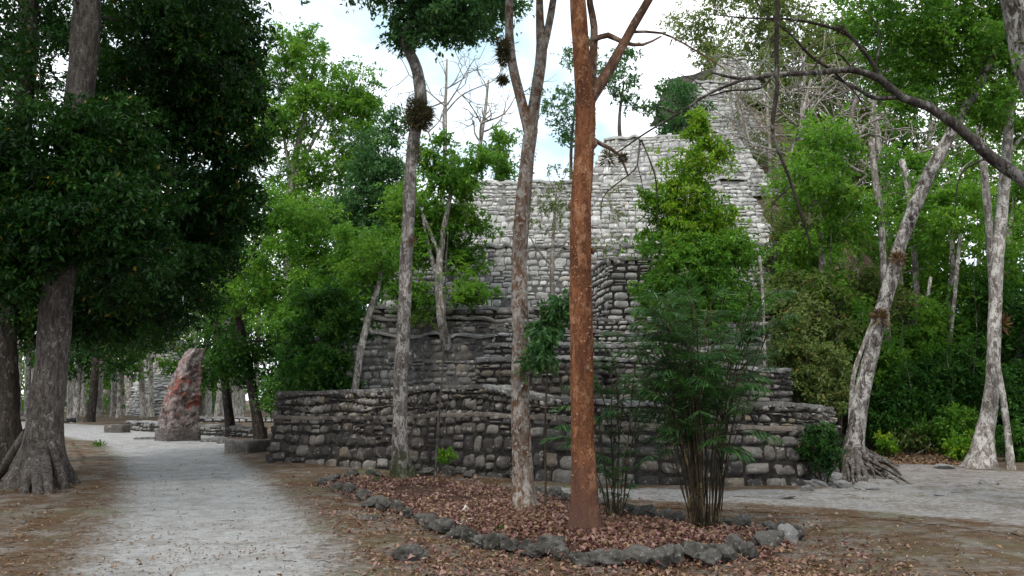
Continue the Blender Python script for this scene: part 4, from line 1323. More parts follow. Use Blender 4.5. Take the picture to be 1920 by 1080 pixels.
# saplings in front of the wall
p, Y = pth((816, 905), [(819, 850, .024), (823, 780, .023), (830, 690, .02), (834, 600, .018), (836, 500, .014), (840, 440, .008)], r0=.028)
make_tree('thin_sapling', 'thin straight sapling in front of the wall with one bright leaf tuft low down', 'sapling', p, [blob(833, 852, 12, 22, Y, .12, 5, .14), blob(850, 520, 40, 40, Y, .3, 6, .25)], 'lime', .09, 27, 'grey', 7, .03, .2, rb=.01, tip=.003)
p, Y = pth((1022, 975), [(1023, 900, .014), (1022, 800, .013), (1026, 700, .012), (1030, 620, .009), (1020, 560, .006)], r0=.018)
make_tree('thin_sapling', 'thin dark sapling with drooping dark leaves between the flaky and red trunks', 'sapling', p, [blob(1020, 600, 40, 35, Y, .25, 8, .2), blob(1010, 660, 34, 30, Y, .25, 6, .2), blob(1050, 560, 24, 30, Y, .2, 4, .2)], 'palm', .11, 45, 'cane', 7, .03, .2, rb=.008, tip=.003, droop=.7)
#--SECTION4--
# ------------------------------------------------------------------ young bright tree on the stair
b = at(1302, 612, 23.6)
b[2] = 2.9
make_tree('young_bright_tree', 'bright yellow-green cone-shaped young tree growing on the stair before the pyramid', 'tree',
          [(b, .09)] + pp([(1304, 520, .08), (1306, 420, .06), (1308, 330, .04), (1310, 250, .02)], 23.6),
          [blob(1312, 240, 30, 36, 23.6, .45, 12, 0.3), blob(1300, 310, 60, 40, 23.6, .8, 22, 0.4), blob(1346, 275, 26, 24, 23.6, .4, 6, .3), blob(1285, 370, 70, 40, 23.6, 1.0, 28, .4), blob(1290, 430, 95, 45, 23.6, 1.1, 40, .42), blob(1350, 400, 50, 50, 23.5, .8, 15, .38), blob(1230, 380, 26, 30, 23.5, .4, 6, .3)],
          'lime', 0.13, 66, 'grey', 8, 0.03, 0.3, rb=0.025, wig=.16)
make_tree('round_shrub_tree', 'dense rounded dark green shrubby tree under the bright cone-shaped tree', 'tree',
          [(np.array((at(1300, 600, 23.0)[0], 23.0, 2.6)), .08)] + pp([(1300, 560, .07), (1300, 500, .05), (1302, 450, .03)], 23.0),
          [blob(1300, 490, 112, 60, 23.0, 1.1, 60, .42), blob(1240, 550, 50, 45, 22.8, .7, 20, .36), blob(1370, 550, 66, 60, 22.8, .9, 30, .38), blob(1385, 470, 44, 40, 23, .8, 12, .38), blob(1290, 590, 90, 34, 22.8, .7, 20, .36)],
          'mid', 0.13, 76, 'grey', 8, 0.03, 0.3, rb=0.025, wig=.16)

# ------------------------------------------------------------------ background trees, left side
def bare_tree(name, label, Y, path, n, spread, up0, m='twig', group=None, tip=.006, z0=None):
    """leafless tree: trunk plus recursively forking pale twigs"""
    P = pp(path, Y)
    b = P[0][0].copy()
    if z0 is not None:
        b[2] = z0
        P[0] = (b, P[0][1])
    t = thing(name, label, 'bare tree', b, group)
    mb = MB()
    TP, TR = tube(mb, [p for p, r in P], [r for p, r in P], 8, .3, .05)
    build('trunk', mb, BARK[m], t)
    mb = MB()

    def grow(p0, d, L, r, lev):
        d = d / np.linalg.norm(d)
        a = p0 + d * L * .5 + rng.normal(0, .10 * L, 3)
        e = p0 + d * L + rng.normal(0, .14 * L, 3) + np.array((0, 0, .05 * L))
        tube(mb, [p0, a, e], [r, r * .75, r * .5], 5, .4)
        if lev > 0:
            for q, k in ((a, 1), (e, 2)):
                for _ in range(k):
                    grow(q, d + rng.normal(0, .55, 3), L * rng.uniform(.5, .8), r * .55, lev - 1)
    for i in range(n):
        k = int(rng.uniform(.45, 1.0) * (len(TP) - 1))
        d = np.array((rng.normal(0, 1), rng.normal(0, .6), up0 + rng.uniform(0, .6)))
        grow(TP[k], d, spread * rng.uniform(.6, 1.2), TR[k] * .6, 2)
    build('branches', mb, BARK[m], t)
    return t


bare_tree('bare_tree', 'tall thin bare grey tree against the sky left of the flaky forked trunk', 46, [(822, 560, .15), (828, 400, .13), (834, 280, .11), (836, 180, .08), (838, 110, .04)], 10, 2.2, .5)
bare_tree('bare_tree', 'bare leaning snag against the sky just left of the flaky forked trunk', 50, [(880, 420, .16), (896, 300, .13), (908, 220, .1), (916, 150, .06)], 7, 1.8, .7)

OFFG = 'dense forest trees'


def forest_tree(label, px, Y, top, rx, leaf, z0=None, barkm='grey', r=.16, low=None, n=46, size=.19, per=99, name='forest_tree', rc=.75, lean=0, dz=1.6, flat=.6, skip=2, group=OFFG):
    x = (px - 960) / F * Y
    z = gz1(x, Y) if z0 is None else z0
    b = np.array((x, Y, z))
    ybase = 745 - (z - CH) / Y * F
    low = ybase - 120 if low is None else low
    path = [(b, r)] + pp([(px + lean * .3 + rng.uniform(-8, 8), ybase * .65 + top * .35, r * .85), (px + lean * .7 + rng.uniform(-10, 10), ybase * .35 + top * .65, r * .6), (px + lean, top * .85 + ybase * .15, r * .25)], Y)
    mid = (top + low) / 2
    hh = (low - top) / 2
    bl = []
    m = 5
    for i in range(m):
        f = (i + .5) / m
        w = math.sin(math.pi * min(1, f * .8 + .14)) ** .7
        bl.append(blob(px + lean * (1 - f) + rng.uniform(-.35, .35) * rx, top + (low - top) * f, rx * w * rng.uniform(.7, 1.05), hh * .30, Y + rng.uniform(-.6, .6), dz * w, max(4, int(n / m)), rc))
    return make_tree(name, label, 'tree', path, bl, leaf, size, per, barkm, 8, .05, .4, rb=.04, flat=flat, skip=skip, group=group)


# behind the left-hand trees
forest_tree('rounded green tree top peeping over the upper left end of the pyramid', 935, 41, 245, 42, 'mid', z0=8.5, low=330, n=22, rc=.6, group=None)
forest_tree('mid green bush-crowned tree left of the pyramid upper tiers behind the bent trunk', 770, 38, 330, 60, 'mid', low=600, n=44, group=None)
forest_tree('shadowed dark tree in the gap left of the pyramid foot', 590, 37, 560, 80, 'dark', low=770, n=40, rc=.8, group=None)
p_ = at(615, 735, 25.2)
make_tree('bush_tree', 'dim bushy tree with drooping sprays at the lower left corner of the pyramid', 'tree',
          [(np.array((p_[0], 25.2, 1.3)), .09)] + pp([(618, 690, .08), (625, 640, .07), (630, 590, .04)], 25.2),
          [blob(640, 600, 45, 45, 25.2, .7, 24, .38), blob(590, 680, 60, 38, 24.6, .7, 26, .38), blob(625, 715, 40, 20, 24.8, .5, 10, .34), blob(560, 640, 45, 45, 25.2, .6, 16, .4), blob(600, 560, 60, 35, 25.4, .7, 16, .42)],
          'deep', .14, 90, 'dark', 8, .05, .3, rb=.03, droop=.5)
LF = []
far = [(-60, 62, 300, 120, 'dark'), (60, 66, 360, 110, 'mid'), (150, 60, 330, 110, 'dark'), (230, 70, 380, 100, 'mid'), (360, 68, 330, 110, 'mid'), (430, 60, 330, 100, 'dark'), (480, 72, 250, 110, 'mid'), (560, 64, 400, 90, 'mid'), (640, 60, 380, 90, 'blue'), (700, 66, 360, 90, 'mid'), (780, 58, 370, 80, 'blue'), (-160, 56, 200, 140, 'dark')]
words = ['behind the far-left trunks', 'between the far-left trunks', 'beyond the buttressed tree', 'above the pale ruined mound', 'behind the stela top', 'right behind the stela', 'under the tall bright tree', 'behind the leaning spreading tree', 'behind the platform left end', 'behind the slim leaning trunk', 'behind the bent trunk', 'off the left edge']
for (px, Yf, top, rx, lf), w in zip(far, words):
    forest_tree('distant %s forest tree %s' % ({'dark': 'dark', 'mid': 'green', 'blue': 'bluish'}[lf], w), px, Yf, top, rx, lf, low=700, n=40, rc=1.3, size=.33, per=81, r=.22, barkm='pale', group='distant trees left of the pyramid')

# pale trunks of the far grove
base = thing
gx = [(60, 775, 20), (120, 772, 16), (152, 768, 24), (195, 772, 20), (214, 782, 12), (180, 782, 18), (246, 778, 14), (258, 776, 9), (270, 784, 10), (284, 781, 9), (296, 778, 13), (240, 770, 12), (392, 783, 10), (408, 787, 11), (150, 778, 8), (445, 782, 16), (30, 780, 14), (365, 780, 9), (380, 775, 12), (100, 778, 13), (132, 785, 9), (225, 772, 10), (72, 770, 9), (112, 769, 10), (140, 776, 12), (188, 774, 8), (206, 771, 9), (264, 773, 11), (290, 771, 9), (400, 773, 9), (418, 776, 10), (455, 772, 9)] + [(float(rng.uniform(20, 470)), float(rng.uniform(768, 780)), float(rng.uniform(6, 12))) for _ in range(16)]
gx.sort()
TENS = ['thirty', 'forty', 'fifty']
names_o = ['first', 'second', 'third', 'fourth', 'fifth', 'sixth', 'seventh', 'eighth', 'ninth', 'tenth', 'eleventh', 'twelfth', 'thirteenth', 'fourteenth', 'fifteenth', 'sixteenth', 'seventeenth', 'eighteenth', 'nineteenth', 'twentieth',
           'twenty-first', 'twenty-second', 'twenty-third', 'twenty-fourth', 'twenty-fifth', 'twenty-sixth', 'twenty-seventh', 'twenty-eighth', 'twenty-ninth', 'thirtieth', 'thirty-first', 'thirty-second', 'thirty-third', 'thirty-fourth', 'thirty-fifth', 'thirty-sixth']
names_o = names_o[:30] + [t_ + s_ for t_ in TENS for s_ in ('-first', '-second', '-third', '-fourth', '-fifth', '-sixth', '-seventh', '-eighth', '-ninth', 'X')]
for k_, w_ in ((39, 'fortieth'), (49, 'fiftieth')):
    names_o[k_] = w_
for k, (px, py, w) in enumerate(gx):
    b = on_ground(px, py)
    Yt = b[1]
    r = w * Yt / F / 2
    top = rng.uniform(470, 560)
    ln = rng.uniform(-25, 25)
    mb = MB()
    t = thing('grove_trunk', 'pale slender trunk in the far grove behind the road, %s from the left' % names_o[k], 'tree', b, 'pale trunks in the far grove')
    P = [b - np.array((0, 0, .1)), at(px + ln * .3, py * .7 + top * .3, Yt), at(px + ln * .6, py * .35 + top * .65, Yt), at(px + ln, top, Yt)]
    tube(mb, P, [r * 1.25, r, r * .9, r * .5], 8, .4, .05, .4)
    build('trunk', mb, BARK['white' if k % 3 else 'pale'], t)
    C, R = blob(px + ln, top + 10, 50, 45, Yt, 1.8, 9, .9)
    build('crown', clump_leaves(C, R, 72, .26), LEAF['dark' if k % 2 else 'mid'], t, smooth=False)

# ------------------------------------------------------------------ right-hand forest
R_T = [  # label, px, Y, top, rx, leaf, low, n, lean
    ('bright green leafy tree right of the pyramid below the bare grey twigs', 1540, 27, 240, 95, 'fresh', 560, 90, 0),
    ('yellow-green tree beside the pyramid right flank behind the hanging vine', 1455, 29, 400, 60, 'olive', 700, 46, 0),
    ('broad green tree filling the space behind the leaning spotted trunk', 1680, 31, 280, 100, 'mid', 640, 80, 10),
    ('deep green forest tree between the leaning and the pale curved trunks', 1780, 28, 330, 90, 'fresh', 650, 70, 0),
    ('dark forest tree at the right edge behind the pale curved trunk', 1900, 29, 300, 90, 'mid', 700, 70, 0),
    ('tall hazy olive tree above the bare grey twigs at upper right', 1600, 42, 40, 110, 'olive', 380, 60, 0),
    ('tall wispy pale conifer-like tree over the pyramid summit', 1440, 46, -60, 110, 'olive', 200, 50, 0),
    ('wispy olive tree top left of the pyramid summit trees', 1330, 50, -20, 80, 'olive', 140, 30, 0),
    ('tall green tree beyond the leaning tree crown at upper right', 1750, 40, 60, 120, 'mid', 460, 80, 0),
    ('tall forest tree beyond the right edge trunks', 1880, 42, 80, 120, 'mid', 500, 76, 0),
    ('mid green tree over the pyramid right shoulder behind bare twigs', 1520, 48, 160, 110, 'mid', 500, 60, 0),
    ('dense green forest tree low behind the leaning spotted trunk', 1620, 36, 430, 100, 'fresh', 760, 64, 0),
    ('olive scrubby tree right of the low terrace end', 1520, 26.5, 520, 70, 'olive', 740, 50, 0),
    ('dense shady tree behind the right-hand footpath bend', 1730, 33, 460, 100, 'deep', 790, 60, 0),
    ('shady tree low at the right edge forest floor', 1860, 33, 480, 100, 'deep', 800, 60, 0),
    ('airy olive tree top filling the sky between bare twigs at upper right', 1560, 44, 30, 110, 'olive', 330, 64, 0),
    ('pale green tall tree behind the hanging vine at the top', 1450, 48, -20, 80, 'olive', 260, 40, 0),
    ('distant tree closing the forest far behind the right flank', 1660, 56, 120, 150, 'mid', 640, 60, 0),
    ('distant dark tree closing the forest at the right edge', 1840, 58, 150, 160, 'mid', 680, 60, 0),
    ('distant tree behind the pyramid right lower corner', 1500, 55, 220, 120, 'mid', 640, 44, 0),
]
for lab, px, Yf, top, rx, lf, low, n, ln in R_T:
    onp = px < 1560 and Yf < 50 and Yf > 30
    z0 = 4.0 if (px < 1480 and 28 < Yf < 36) else (9.0 if onp and Yf > 40 else None)
    far_ = Yf > 38
    forest_tree(lab, px, Yf, top, rx, lf, z0=z0, low=low, n=n, rc=.95 if far_ else .62, size=.24 if far_ else .165, per=81 if far_ else 99, r=.17, barkm='pale', lean=ln, dz=2.6 if far_ else 1.9, group=None)
forest_tree('dark small-leaved tree standing on the pyramid upper tier before the summit', 1262, 37.6, 150, 75, 'blue', z0=11.5, low=270, n=40, rc=.5, size=.17, group=None)
forest_tree('airy bluish tree behind the red trunk against the sky', 1080, 48, 80, 85, 'blue', z0=2, low=270, n=30, rc=.62, size=.2, per=63, group=None)
forest_tree('airy bluish tree right of the red limb against the sky', 1170, 46, 90, 50, 'blue', z0=8, low=200, n=14, rc=.55, size=.2, per=63, group=None)
bare_tree('bare_tree', 'tangled bare grey tree over the pyramid right shoulder beneath the long bough', 33, [(1470, 420, .12), (1480, 330, .11), (1500, 240, .09), (1520, 150, .05)], 16, 2.2, .3, z0=6)
bare_tree('bare_tree', 'pale bare tree with twisted twigs right of the hanging vine', 34, [(1570, 440, .14), (1570, 340, .12), (1590, 250, .1), (1610, 160, .05)], 18, 2.4, .2, z0=4)
bare_tree('bare_tree', 'bare forked white trunk on the upper pyramid right edge', 36, [(1402, 320, .09), (1396, 260, .08), (1385, 200, .06), (1378, 150, .04)], 7, 1.5, .5)
bare_tree('bare_tree', 'bare pale twiggy tree beyond the long bough, mid upper right', 36, [(1660, 400, .16), (1650, 300, .13), (1640, 210, .1), (1640, 120, .05)], 14, 2.2, .3, z0=3)
for lab, pts, Yk, rr in (('pale double trunk deep in the forest behind the bright green tree', [(1655, 470), (1650, 400), (1640, 330), (1634, 260)], 26.2, .10),
                         ('white crooked snag trunk behind the leaning spotted tree', [(1720, 560), (1712, 440), (1700, 340), (1690, 300)], 29.5, .10),
                         ('pale trunk rising beside the pale curved trunk', [(1866, 640), (1858, 480), (1846, 330), (1836, 230)], 26, .11),
                         ('thin white stem beside the palm clump right side', [(1434, 690), (1432, 600), (1428, 520), (1424, 480)], 21.5, .035),
                         ('slim grey trunk in the shade left of the pale curved trunk', [(1786, 800), (1780, 680), (1790, 560), (1800, 440)], 27, .06),
                         ('slim grey stem in the shade right of the leaning roots', [(1736, 800), (1740, 700), (1735, 600), (1745, 520)], 27.5, .05)):
    b = at(pts[0][0], pts[0][1], Yk)
    b0 = b.copy()
    b0[2] = max(gz1(b[0], b[1]), 2.3 if Yk < 22 else 0) - .05
    mb = MB()
    tube(mb, [b0, b] + [at(q[0], q[1], Yk) for q in pts[1:]] if b[2] - b0[2] > .3 else [b0] + [at(q[0], q[1], Yk) for q in pts[1:]], [rr * 1.1] + [rr] * (len(pts) - 1 + (1 if b[2] - b0[2] > .3 else 0)), 8, .3, .06)
    o = build('snag', mb, BARK['pale'], origin=b0)
    tag(o, lab, 'trunk')

for lab, px, Yk, top, rx, low, n, z0 in (('airy pale tree veiling the pyramid summit', 1375, 36.0, 60, 62, 330, 30, 9.8), ('airy pale tree hanging over the upper right edge of the pyramid', 1440, 34.5, 110, 60, 460, 36, 8.0), ('thin airy tree on the pyramid shoulder above the bright cone-shaped tree', 1330, 39.5, 90, 48, 240, 18, 14.0), ('airy pale tree above the long bough at top right of the pyramid', 1500, 37, 20, 80, 300, 34, 9.0)):
    forest_tree(lab, px, Yk, top, rx, 'olive', z0=z0, low=low, n=n, rc=.6, size=.13, per=27, barkm='twig', r=.09, skip=1, dz=1.4, group=None)
# shrubs at the forest edge
shr = [(1540, 700, 24, 50, 70, 'olive', 'yellow-green shrub above the low wall right end'), (1480, 660, 24.5, 45, 80, 'olive', 'twiggy olive shrub at the terrace right end'), (1690, 760, 25.5, 60, 70, 'deep', 'green shrub right of the leaning roots'),
       (1660, 690, 26, 60, 70, 'mid', 'leafy shrub directly behind the leaning spotted trunk'), (1760, 730, 25.8, 55, 80, 'deep', 'tall leafy shrub between the two right-hand trunks'), (1790, 800, 24.8, 40, 45, 'mid', 'bright green low shrub left of the pale curved trunk'),
       (1820, 700, 26, 55, 80, 'deep', 'green shrub behind the pale curved trunk'), (1900, 760, 24.5, 50, 80, 'deep', 'green shrub at the right edge behind slim trunks'), (1666, 838, 24, 26, 22, 'lime', 'small bright ground plant beside the footpath bend'),
       (1915, 830, 22.5, 40, 40, 'deep', 'low shrub at the right edge foot'), (1600, 640, 26.5, 50, 80, 'mid', 'bright shrub left of the leaning trunk above the wall'), (1740, 640, 27, 60, 80, 'mid', 'green thicket shrub high between the right-hand trunks'),
       (1560, 600, 27, 60, 80, 'olive', 'olive thicket shrub over the terrace right end'), (1640, 560, 28, 60, 70, 'olive', 'olive thicket shrub behind the leaning trunk middle'), (1850, 600, 27.5, 60, 90, 'deep', 'green thicket shrub beside the pale trunk air plant'), (1930, 640, 26, 60, 110, 'deep', 'dark thicket shrub at the right picture edge'),
       (1700, 820, 25.2, 40, 30, 'olive', 'dry low shrub at the brown leaf patch'), (1810, 840, 23.5, 40, 22, 'lime', 'low green weeds left of the pale curved trunk foot')]
for px, py, Yk, rx, ry, lf, lab in shr:
    c = at(px, py, Yk)
    b = np.array((c[0], Yk, gz1(c[0], Yk)))
    n = max(6, int(rx * ry / 95))
    C, R = blob(px, py, rx, ry, Yk, rx * Yk / F * .8, n, .42 if rx > 30 else .2)
    C[:, 2] = np.maximum(C[:, 2], b[2] + .12)
    t = thing('shrub', lab + ' in the right forest' if len(lab.split()) < 9 else lab, 'shrub', b)
    mb = MB()
    nodes = [b + np.array((rng.normal(0, .1), rng.normal(0, .1), .1)) for _ in range(4)]
    for q in range(5):
        e = C[rng.integers(len(C))]
        P, Rr = tube(mb, [b + rng.normal(0, .12, 3) * np.array((1, 1, 0)) - np.array((0, 0, .05)), (b + e) / 2 + rng.normal(0, .15, 3), e], [.03, .022, .01], 6, .3, .05)
        nodes += list(P[2::2])
    connect(mb, nodes, [.02] * len(nodes), C, R, .015)
    build('stems', mb, BARK['twig' if lf == 'olive' else 'cane'], t)
    build('foliage', clump_leaves(C, R, 99, .125 if rx > 30 else .1), LEAF[lf], t, smooth=False)
# dense green understorey nobody could count, beyond the edge
C, R = [], []
for _ in range(420):
    y = rng.uniform(26, 52)
    px = rng.uniform(1480, 2050)
    x = (px - 960) / F * y
    if y < 30 and px < 1560:
        continue
    C.append((x, y, gz1(x, y) + rng.uniform(.2, 3.2)))
    R.append(rng.uniform(.5, 1.0))
C, R = np.array(C), np.array(R)
o = build('undergrowth', clump_leaves(C, R, 81, .2, up=.6), LEAF['deep'], smooth=False)
tag(o, 'dense green understorey filling the forest behind the right footpath', 'undergrowth', kind='stuff')
C, R = [], []
for _ in range(520):
    y = rng.uniform(27, 46)
    x = rng.uniform(8, 22)
    z = hill_z(x, y)
    if z < .3 or x < np.interp(y, [26, 30, 36, 42, 64], [7.2, 8.4, 10.0, 11.2, 15]):
        continue
    C.append((x, y, z + rng.uniform(.1, .8)))
    R.append(rng.uniform(.35, .75))
C, R = np.array(C), np.array(R)
o = build('scrub', clump_leaves(C, R, 81, .14, up=.6), LEAF['olive'], smooth=False)
tag(o, 'dry olive scrub covering the rubble slope on the right flank of the pyramid', 'scrub', kind='stuff')
C, R = [], []
for _ in range(520):
    y = rng.uniform(82, 120)
    px = rng.uniform(-300, 1000)
    x = (px - 960) / F * y
    C.append((x, y, gz1(x, y) + rng.uniform(0, 1) ** 1.4 * 16))
    R.append(rng.uniform(1.4, 2.4))
C, R = np.array(C), np.array(R)
o = build('far_woods', clump_leaves(C, R, 81, .55, up=.6), LEAF['mid'], smooth=False)
tag(o, 'far forest closing the view beyond the plaza', 'woods', kind='stuff')
# hanging vines in the right forest
for px, y0, y1, Yk, lab in ((1668, 330, 560, 25.2, 'thin vine hanging down behind the hanging dark vine'), (1690, 600, 740, 24.4, 'thin vine hanging beside the leaning spotted trunk'), (1780, 520, 760, 24.8, 'long thin vine hanging between the right-hand trunks'), (1828, 470, 700, 24.3, 'thin vine hanging left of the pale curved trunk'), (1560, 430, 640, 24.9, 'thin vine hanging in front of the bright green tree')):
    w = rng.uniform(-22, 22)
    ys_ = np.linspace(y0, y1, 7)
    bough('forest_vine', lab, 'vine', Yk, [[(px + w * (q / 6) ** 1.5 + rng.uniform(-7, 7), yy, .010 - .0008 * q, rng.uniform(-.1, .1)) for q, yy in enumerate(ys_)]], m='bough', step=.12)

# ------------------------------------------------------------------ palms
def frond(mbL, mbS, o, d, L, n=20, ll=.22, droop=.8):
    """pinnate frond: arching rachis with two rows of narrow leaflets"""
    d = d / np.linalg.norm(d)
    t = np.linspace(0, 1, n + 2)
    P = o + d * (t * L)[:, None]
    P[:, 2] -= droop * L * .55 * t ** 2
    tube(mbS, P[::4], list(np.linspace(.006, .002, len(P[::4]))), 4, .1)
    T = np.gradient(P, axis=0)
    T = norm(T)
    side = norm(np.cross(T, np.array((0, 0, 1.0))))
    i = np.arange(2, n + 2)
    for s in (-1, 1):
        ln = ll * np.sin(np.pi * np.clip(t[i] * .82 + .14, 0, 1)) * rng.uniform(.85, 1.15, len(i)) + .03
        D = side[i] * s * .8 + T[i] * .7 + np.array((0, 0, rng.uniform(-.75, -.1))) + rng.normal(0, .16, (len(i), 3))
        Nn = np.array((0, 0, 1.0)) + side[i] * s * .3 + rng.normal(0, .15, (len(i), 3))
        V, Q = leaf_quads(P[i], D, Nn, ln, ln * .06 + .005, .1)
        mbL.add(V, Q)


def palm(name, label, px, py, n, hpx, spread, Lf, ll, nf, r=.013, base_r=.22):
    b = on_ground(px, py)
    k = b[1] / F
    t = thing(name, label, 'palm', b)
    fr = []
    for i in range(n):
        a = rng.uniform(0, 6.28)
        q = rng.uniform(0, 1) ** .6
        o = b + np.array((math.cos(a) * base_r * q, math.sin(a) * base_r * q * .8, -.05))
        h = rng.uniform(*hpx) * k
        out = spread * k * q * rng.uniform(.4, 1.1)
        e = o + np.array((math.cos(a) * out, math.sin(a) * out, h))
        m1 = o + (e - o) * .5 + np.array((-math.cos(a), -math.sin(a), 0)) * out * .18 + rng.normal(0, .03, 3)
        mb = MB()
        P, Rr = tube(mb, [o, m1, e], [r, r * .85, r * .6], 6, .12, .04)
        cane = build('cane', mb, BARK['cane'], t)
        for f in range(nf):
            j = int(len(P) * (1 - .42 * (f / nf) ** 1.3)) - 1
            aa = a + rng.uniform(-1.5, 1.5) if f < 2 else rng.uniform(0, 6.28)
            d = np.array((math.cos(aa), math.sin(aa), rng.uniform(.2, 2.6)))
            mL, mS = MB(), MB()
            frond(mL, mS, P[j], d, Lf * rng.uniform(.7, 1.2), ll=ll)
            for V_, Q_ in zip(mS.V, mS.Q):
                mL.add(V_, Q_, 1)
            fr.append((P[j][1], cane, mL))
    fr.sort(key=lambda x: x[0])
    rest = MB()
    for i, (y_, cane, m_) in enumerate(fr):
        if i < 100:
            build('frond', m_, [LEAF['palm'], BARK['cane']], cane, smooth=False)
        else:
            V_, Q_, M_ = np.concatenate(m_.V), np.concatenate(m_.Q), np.concatenate(m_.M)
            for mm in (0, 1):
                rest.add(V_, Q_[M_ == mm], mm)
    if rest.V:
        build('fronds', rest, [LEAF['palm'], BARK['cane']], t, smooth=False)['kind'] = 'stuff'
    return t


palm('bamboo_palm', 'big clump of dark bamboo palm canes at the right end of the leaf bed', 1322, 1000, 64, (220, 435), 135, .58, .23, 4, .008, .18)
palm('bamboo_palm', 'small bamboo palm plant between the red trunk and the big palm clump', 1156, 985, 10, (170, 330), 70, .55, .2, 4, .009, .1)
palm('bamboo_palm', 'small tuft of palm leaves at the right foot of the red trunk', 1150, 978, 7, (50, 120), 46, .35, .17, 3, .007, .1)
# shrub on the wall face at the right
c = at(1540, 830, 16.6)
t = thing('wall_shrub', 'dark green shrub growing against the right end of the low wall', 'shrub', (c[0], 16.5, gz1(c[0], 16.5)))
C, R = blob(1532, 835, 46, 44, 16.5, .4, 24, .22)
mb = MB()
b = np.array(t.location)
nodes = []
for q in range(6):
    P, Rr = tube(mb, [b - np.array((0, 0, .05)), (b + C[q]) / 2 + rng.normal(0, .06, 3), C[q]], [.016, .012, .006], 5, .15)
    nodes += list(P[1:])
connect(mb, nodes, [.012] * len(nodes), C, R, .01)
build('stems', mb, BARK['cane'], t)
build('foliage', clump_leaves(C, R, 99, .08), LEAF['dark'], t, smooth=False)

# ------------------------------------------------------------------ epiphytes
def air_plant(name, label, c, R, n, L, leaf='brome', upb=.3, moss=False, squash=1.0):
    c = np.asarray(c, float)
    d = norm(rng.normal(0, 1, (n, 3)) + np.array((0, 0, upb)))
    P = c + d * R * rng.uniform(.1, .8, (n, 1)) * np.array((1, 1, squash))
    ln = L * rng.uniform(.6, 1.3, n)
    V, Q = leaf_quads(P, d + rng.normal(0, .25, d.shape), rng.normal(0, 1, d.shape), ln, ln * .13 + .006, .3)
    o = build(name, (V, Q), LEAF[leaf], smooth=False, origin=c)
    return tag(o, label, 'air plant')


def core(name, label, c, R, n, L, leaf, sq):
    t = thing(name, label, 'air plant', c)
    V, Q = [], []
    c = np.asarray(c, float)
    d = norm(rng.normal(0, 1, (n, 3)))
    lump = (.78 + .9 * vnoise(d[:, 0] * 2 + d[:, 1], d[:, 2] * 2 + n, .8, 9))[:, None]
    P = c + d * R * lump * (rng.uniform(0, 1, (n, 1)) ** .4) * np.array((1, 1, sq)) - np.array((0, 0, .12 * R))
    ln = L * rng.uniform(.4, 1.0, n)
    V, Q = leaf_quads(P, d + rng.normal(0, .6, d.shape), rng.normal(0, 1, d.shape), ln, ln * .22 + .004, .1)
    build('root_mass', (V, Q), LEAF[leaf], t, smooth=False)
    n2 = n // 5
    d = norm(rng.normal(0, 1, (n2, 3)) + np.array((0, 0, .35)))
    P = c + d * R * .75 * np.array((1, 1, sq))
    ln = L * 1.9 * rng.uniform(.3, 1.25, n2)
    V, Q = leaf_quads(P, d + rng.normal(0, .35, d.shape) - np.array((0, 0, .15)), rng.normal(0, 1, d.shape), ln, ln * .02 + .003, .05)
    build('blades', (V, Q), LEAF['brome'], t, smooth=False)
    return t


core('epiphyte_ball', 'big shaggy dark ball of air plants wrapped round the bent trunk', at(787, 214, YB - .05), .27, 2800, .13, 'brome', 1.35)
core('epiphyte_sleeve', 'dark mossy sleeve of air plants below the shaggy ball on the bent trunk', at(774, 282, YB - .02), .135, 1500, .08, 'brome', 3.0)
core('epiphyte_cluster', 'black cluster of air plants on the left fork of the flaky tree', at(944, 96, YC - .03), .10, 900, .1, 'brome', 2.2)
core('epiphyte_cluster', 'small black tuft of air plants lower on the flaky tree left fork', at(943, 150, YC - .03), .055, 350, .09, 'brome', 1.0)
air_plant('air_plant', 'spiky dark air plant at the tip of the drooping thin bough', at(1140, 297, Yq - 1.0), .05, 60, .10, 'brome')
air_plant('air_plant', 'small brown ball air plant on the red tree side twig', at(1168, 296, YR + .3), .045, 160, .06, 'brome')
air_plant('air_plant', 'rusty red bromeliad low on the leaning spotted trunk', at(1650, 596, YO - .17), .11, 120, .22, 'rust', .5)
air_plant('air_plant', 'rusty brown bromeliad high on the leaning spotted trunk', at(1684, 486, YO - .17), .10, 110, .2, 'rust', .3)
air_plant('air_plant', 'yellowish bromeliad on the right side of the pale curved trunk', at(1876, 608, 20.9), .11, 110, .24, 'rust', .7)
air_plant('air_plant', 'tiny red bromeliad on the bent trunk at mid height', at(772, 452, YB - .12), .04, 40, .12, 'rust', .2)
air_plant('air_plant', 'small brown nest-like air plant on the upper bough', at(1576, 58, Yq - .5), .05, 120, .07, 'brome')

# ------------------------------------------------------------------ border rocks
def rock_mesh(name, seed, mt, rough=1.0):
    import bmesh
    bm = bmesh.new()
    bmesh.ops.create_icosphere(bm, subdivisions=4, radius=1.0)
    V = np.array([v.co[:] for v in bm.verts])
    r = np.random.default_rng(seed)
    # chop with random planes for facets, then roughen
    for _ in range(9):
        n = norm(r.normal(0, 1, 3))
        h = r.uniform(.55, .85)
        d = V @ n
        V = V - np.outer(np.clip(d - h, 0, None) * .9, n)
    s = 7.0 + seed
    d = vnoise(V[:, 0] * 1.3 + s, V[:, 1] + V[:, 2] * 1.1, .9, seed % 7) * .4 + vnoise(V[:, 0] + V[:, 2], V[:, 1] - V[:, 2] + s, .33, 3) * .26 * rough + vnoise(V[:, 0] - V[:, 1], V[:, 2] + s, .13, 4) * .15 * rough
    V = V * (1 + d)[:, None]
    for v, c in zip(bm.verts, V):
        v.co = c
    me = bpy.data.meshes.new(name)
    bm.to_mesh(me)
    bm.free()
    me.materials.append(STONE[mt])
    me.polygons.foreach_set('use_smooth', np.full(len(me.polygons), True))
    return me


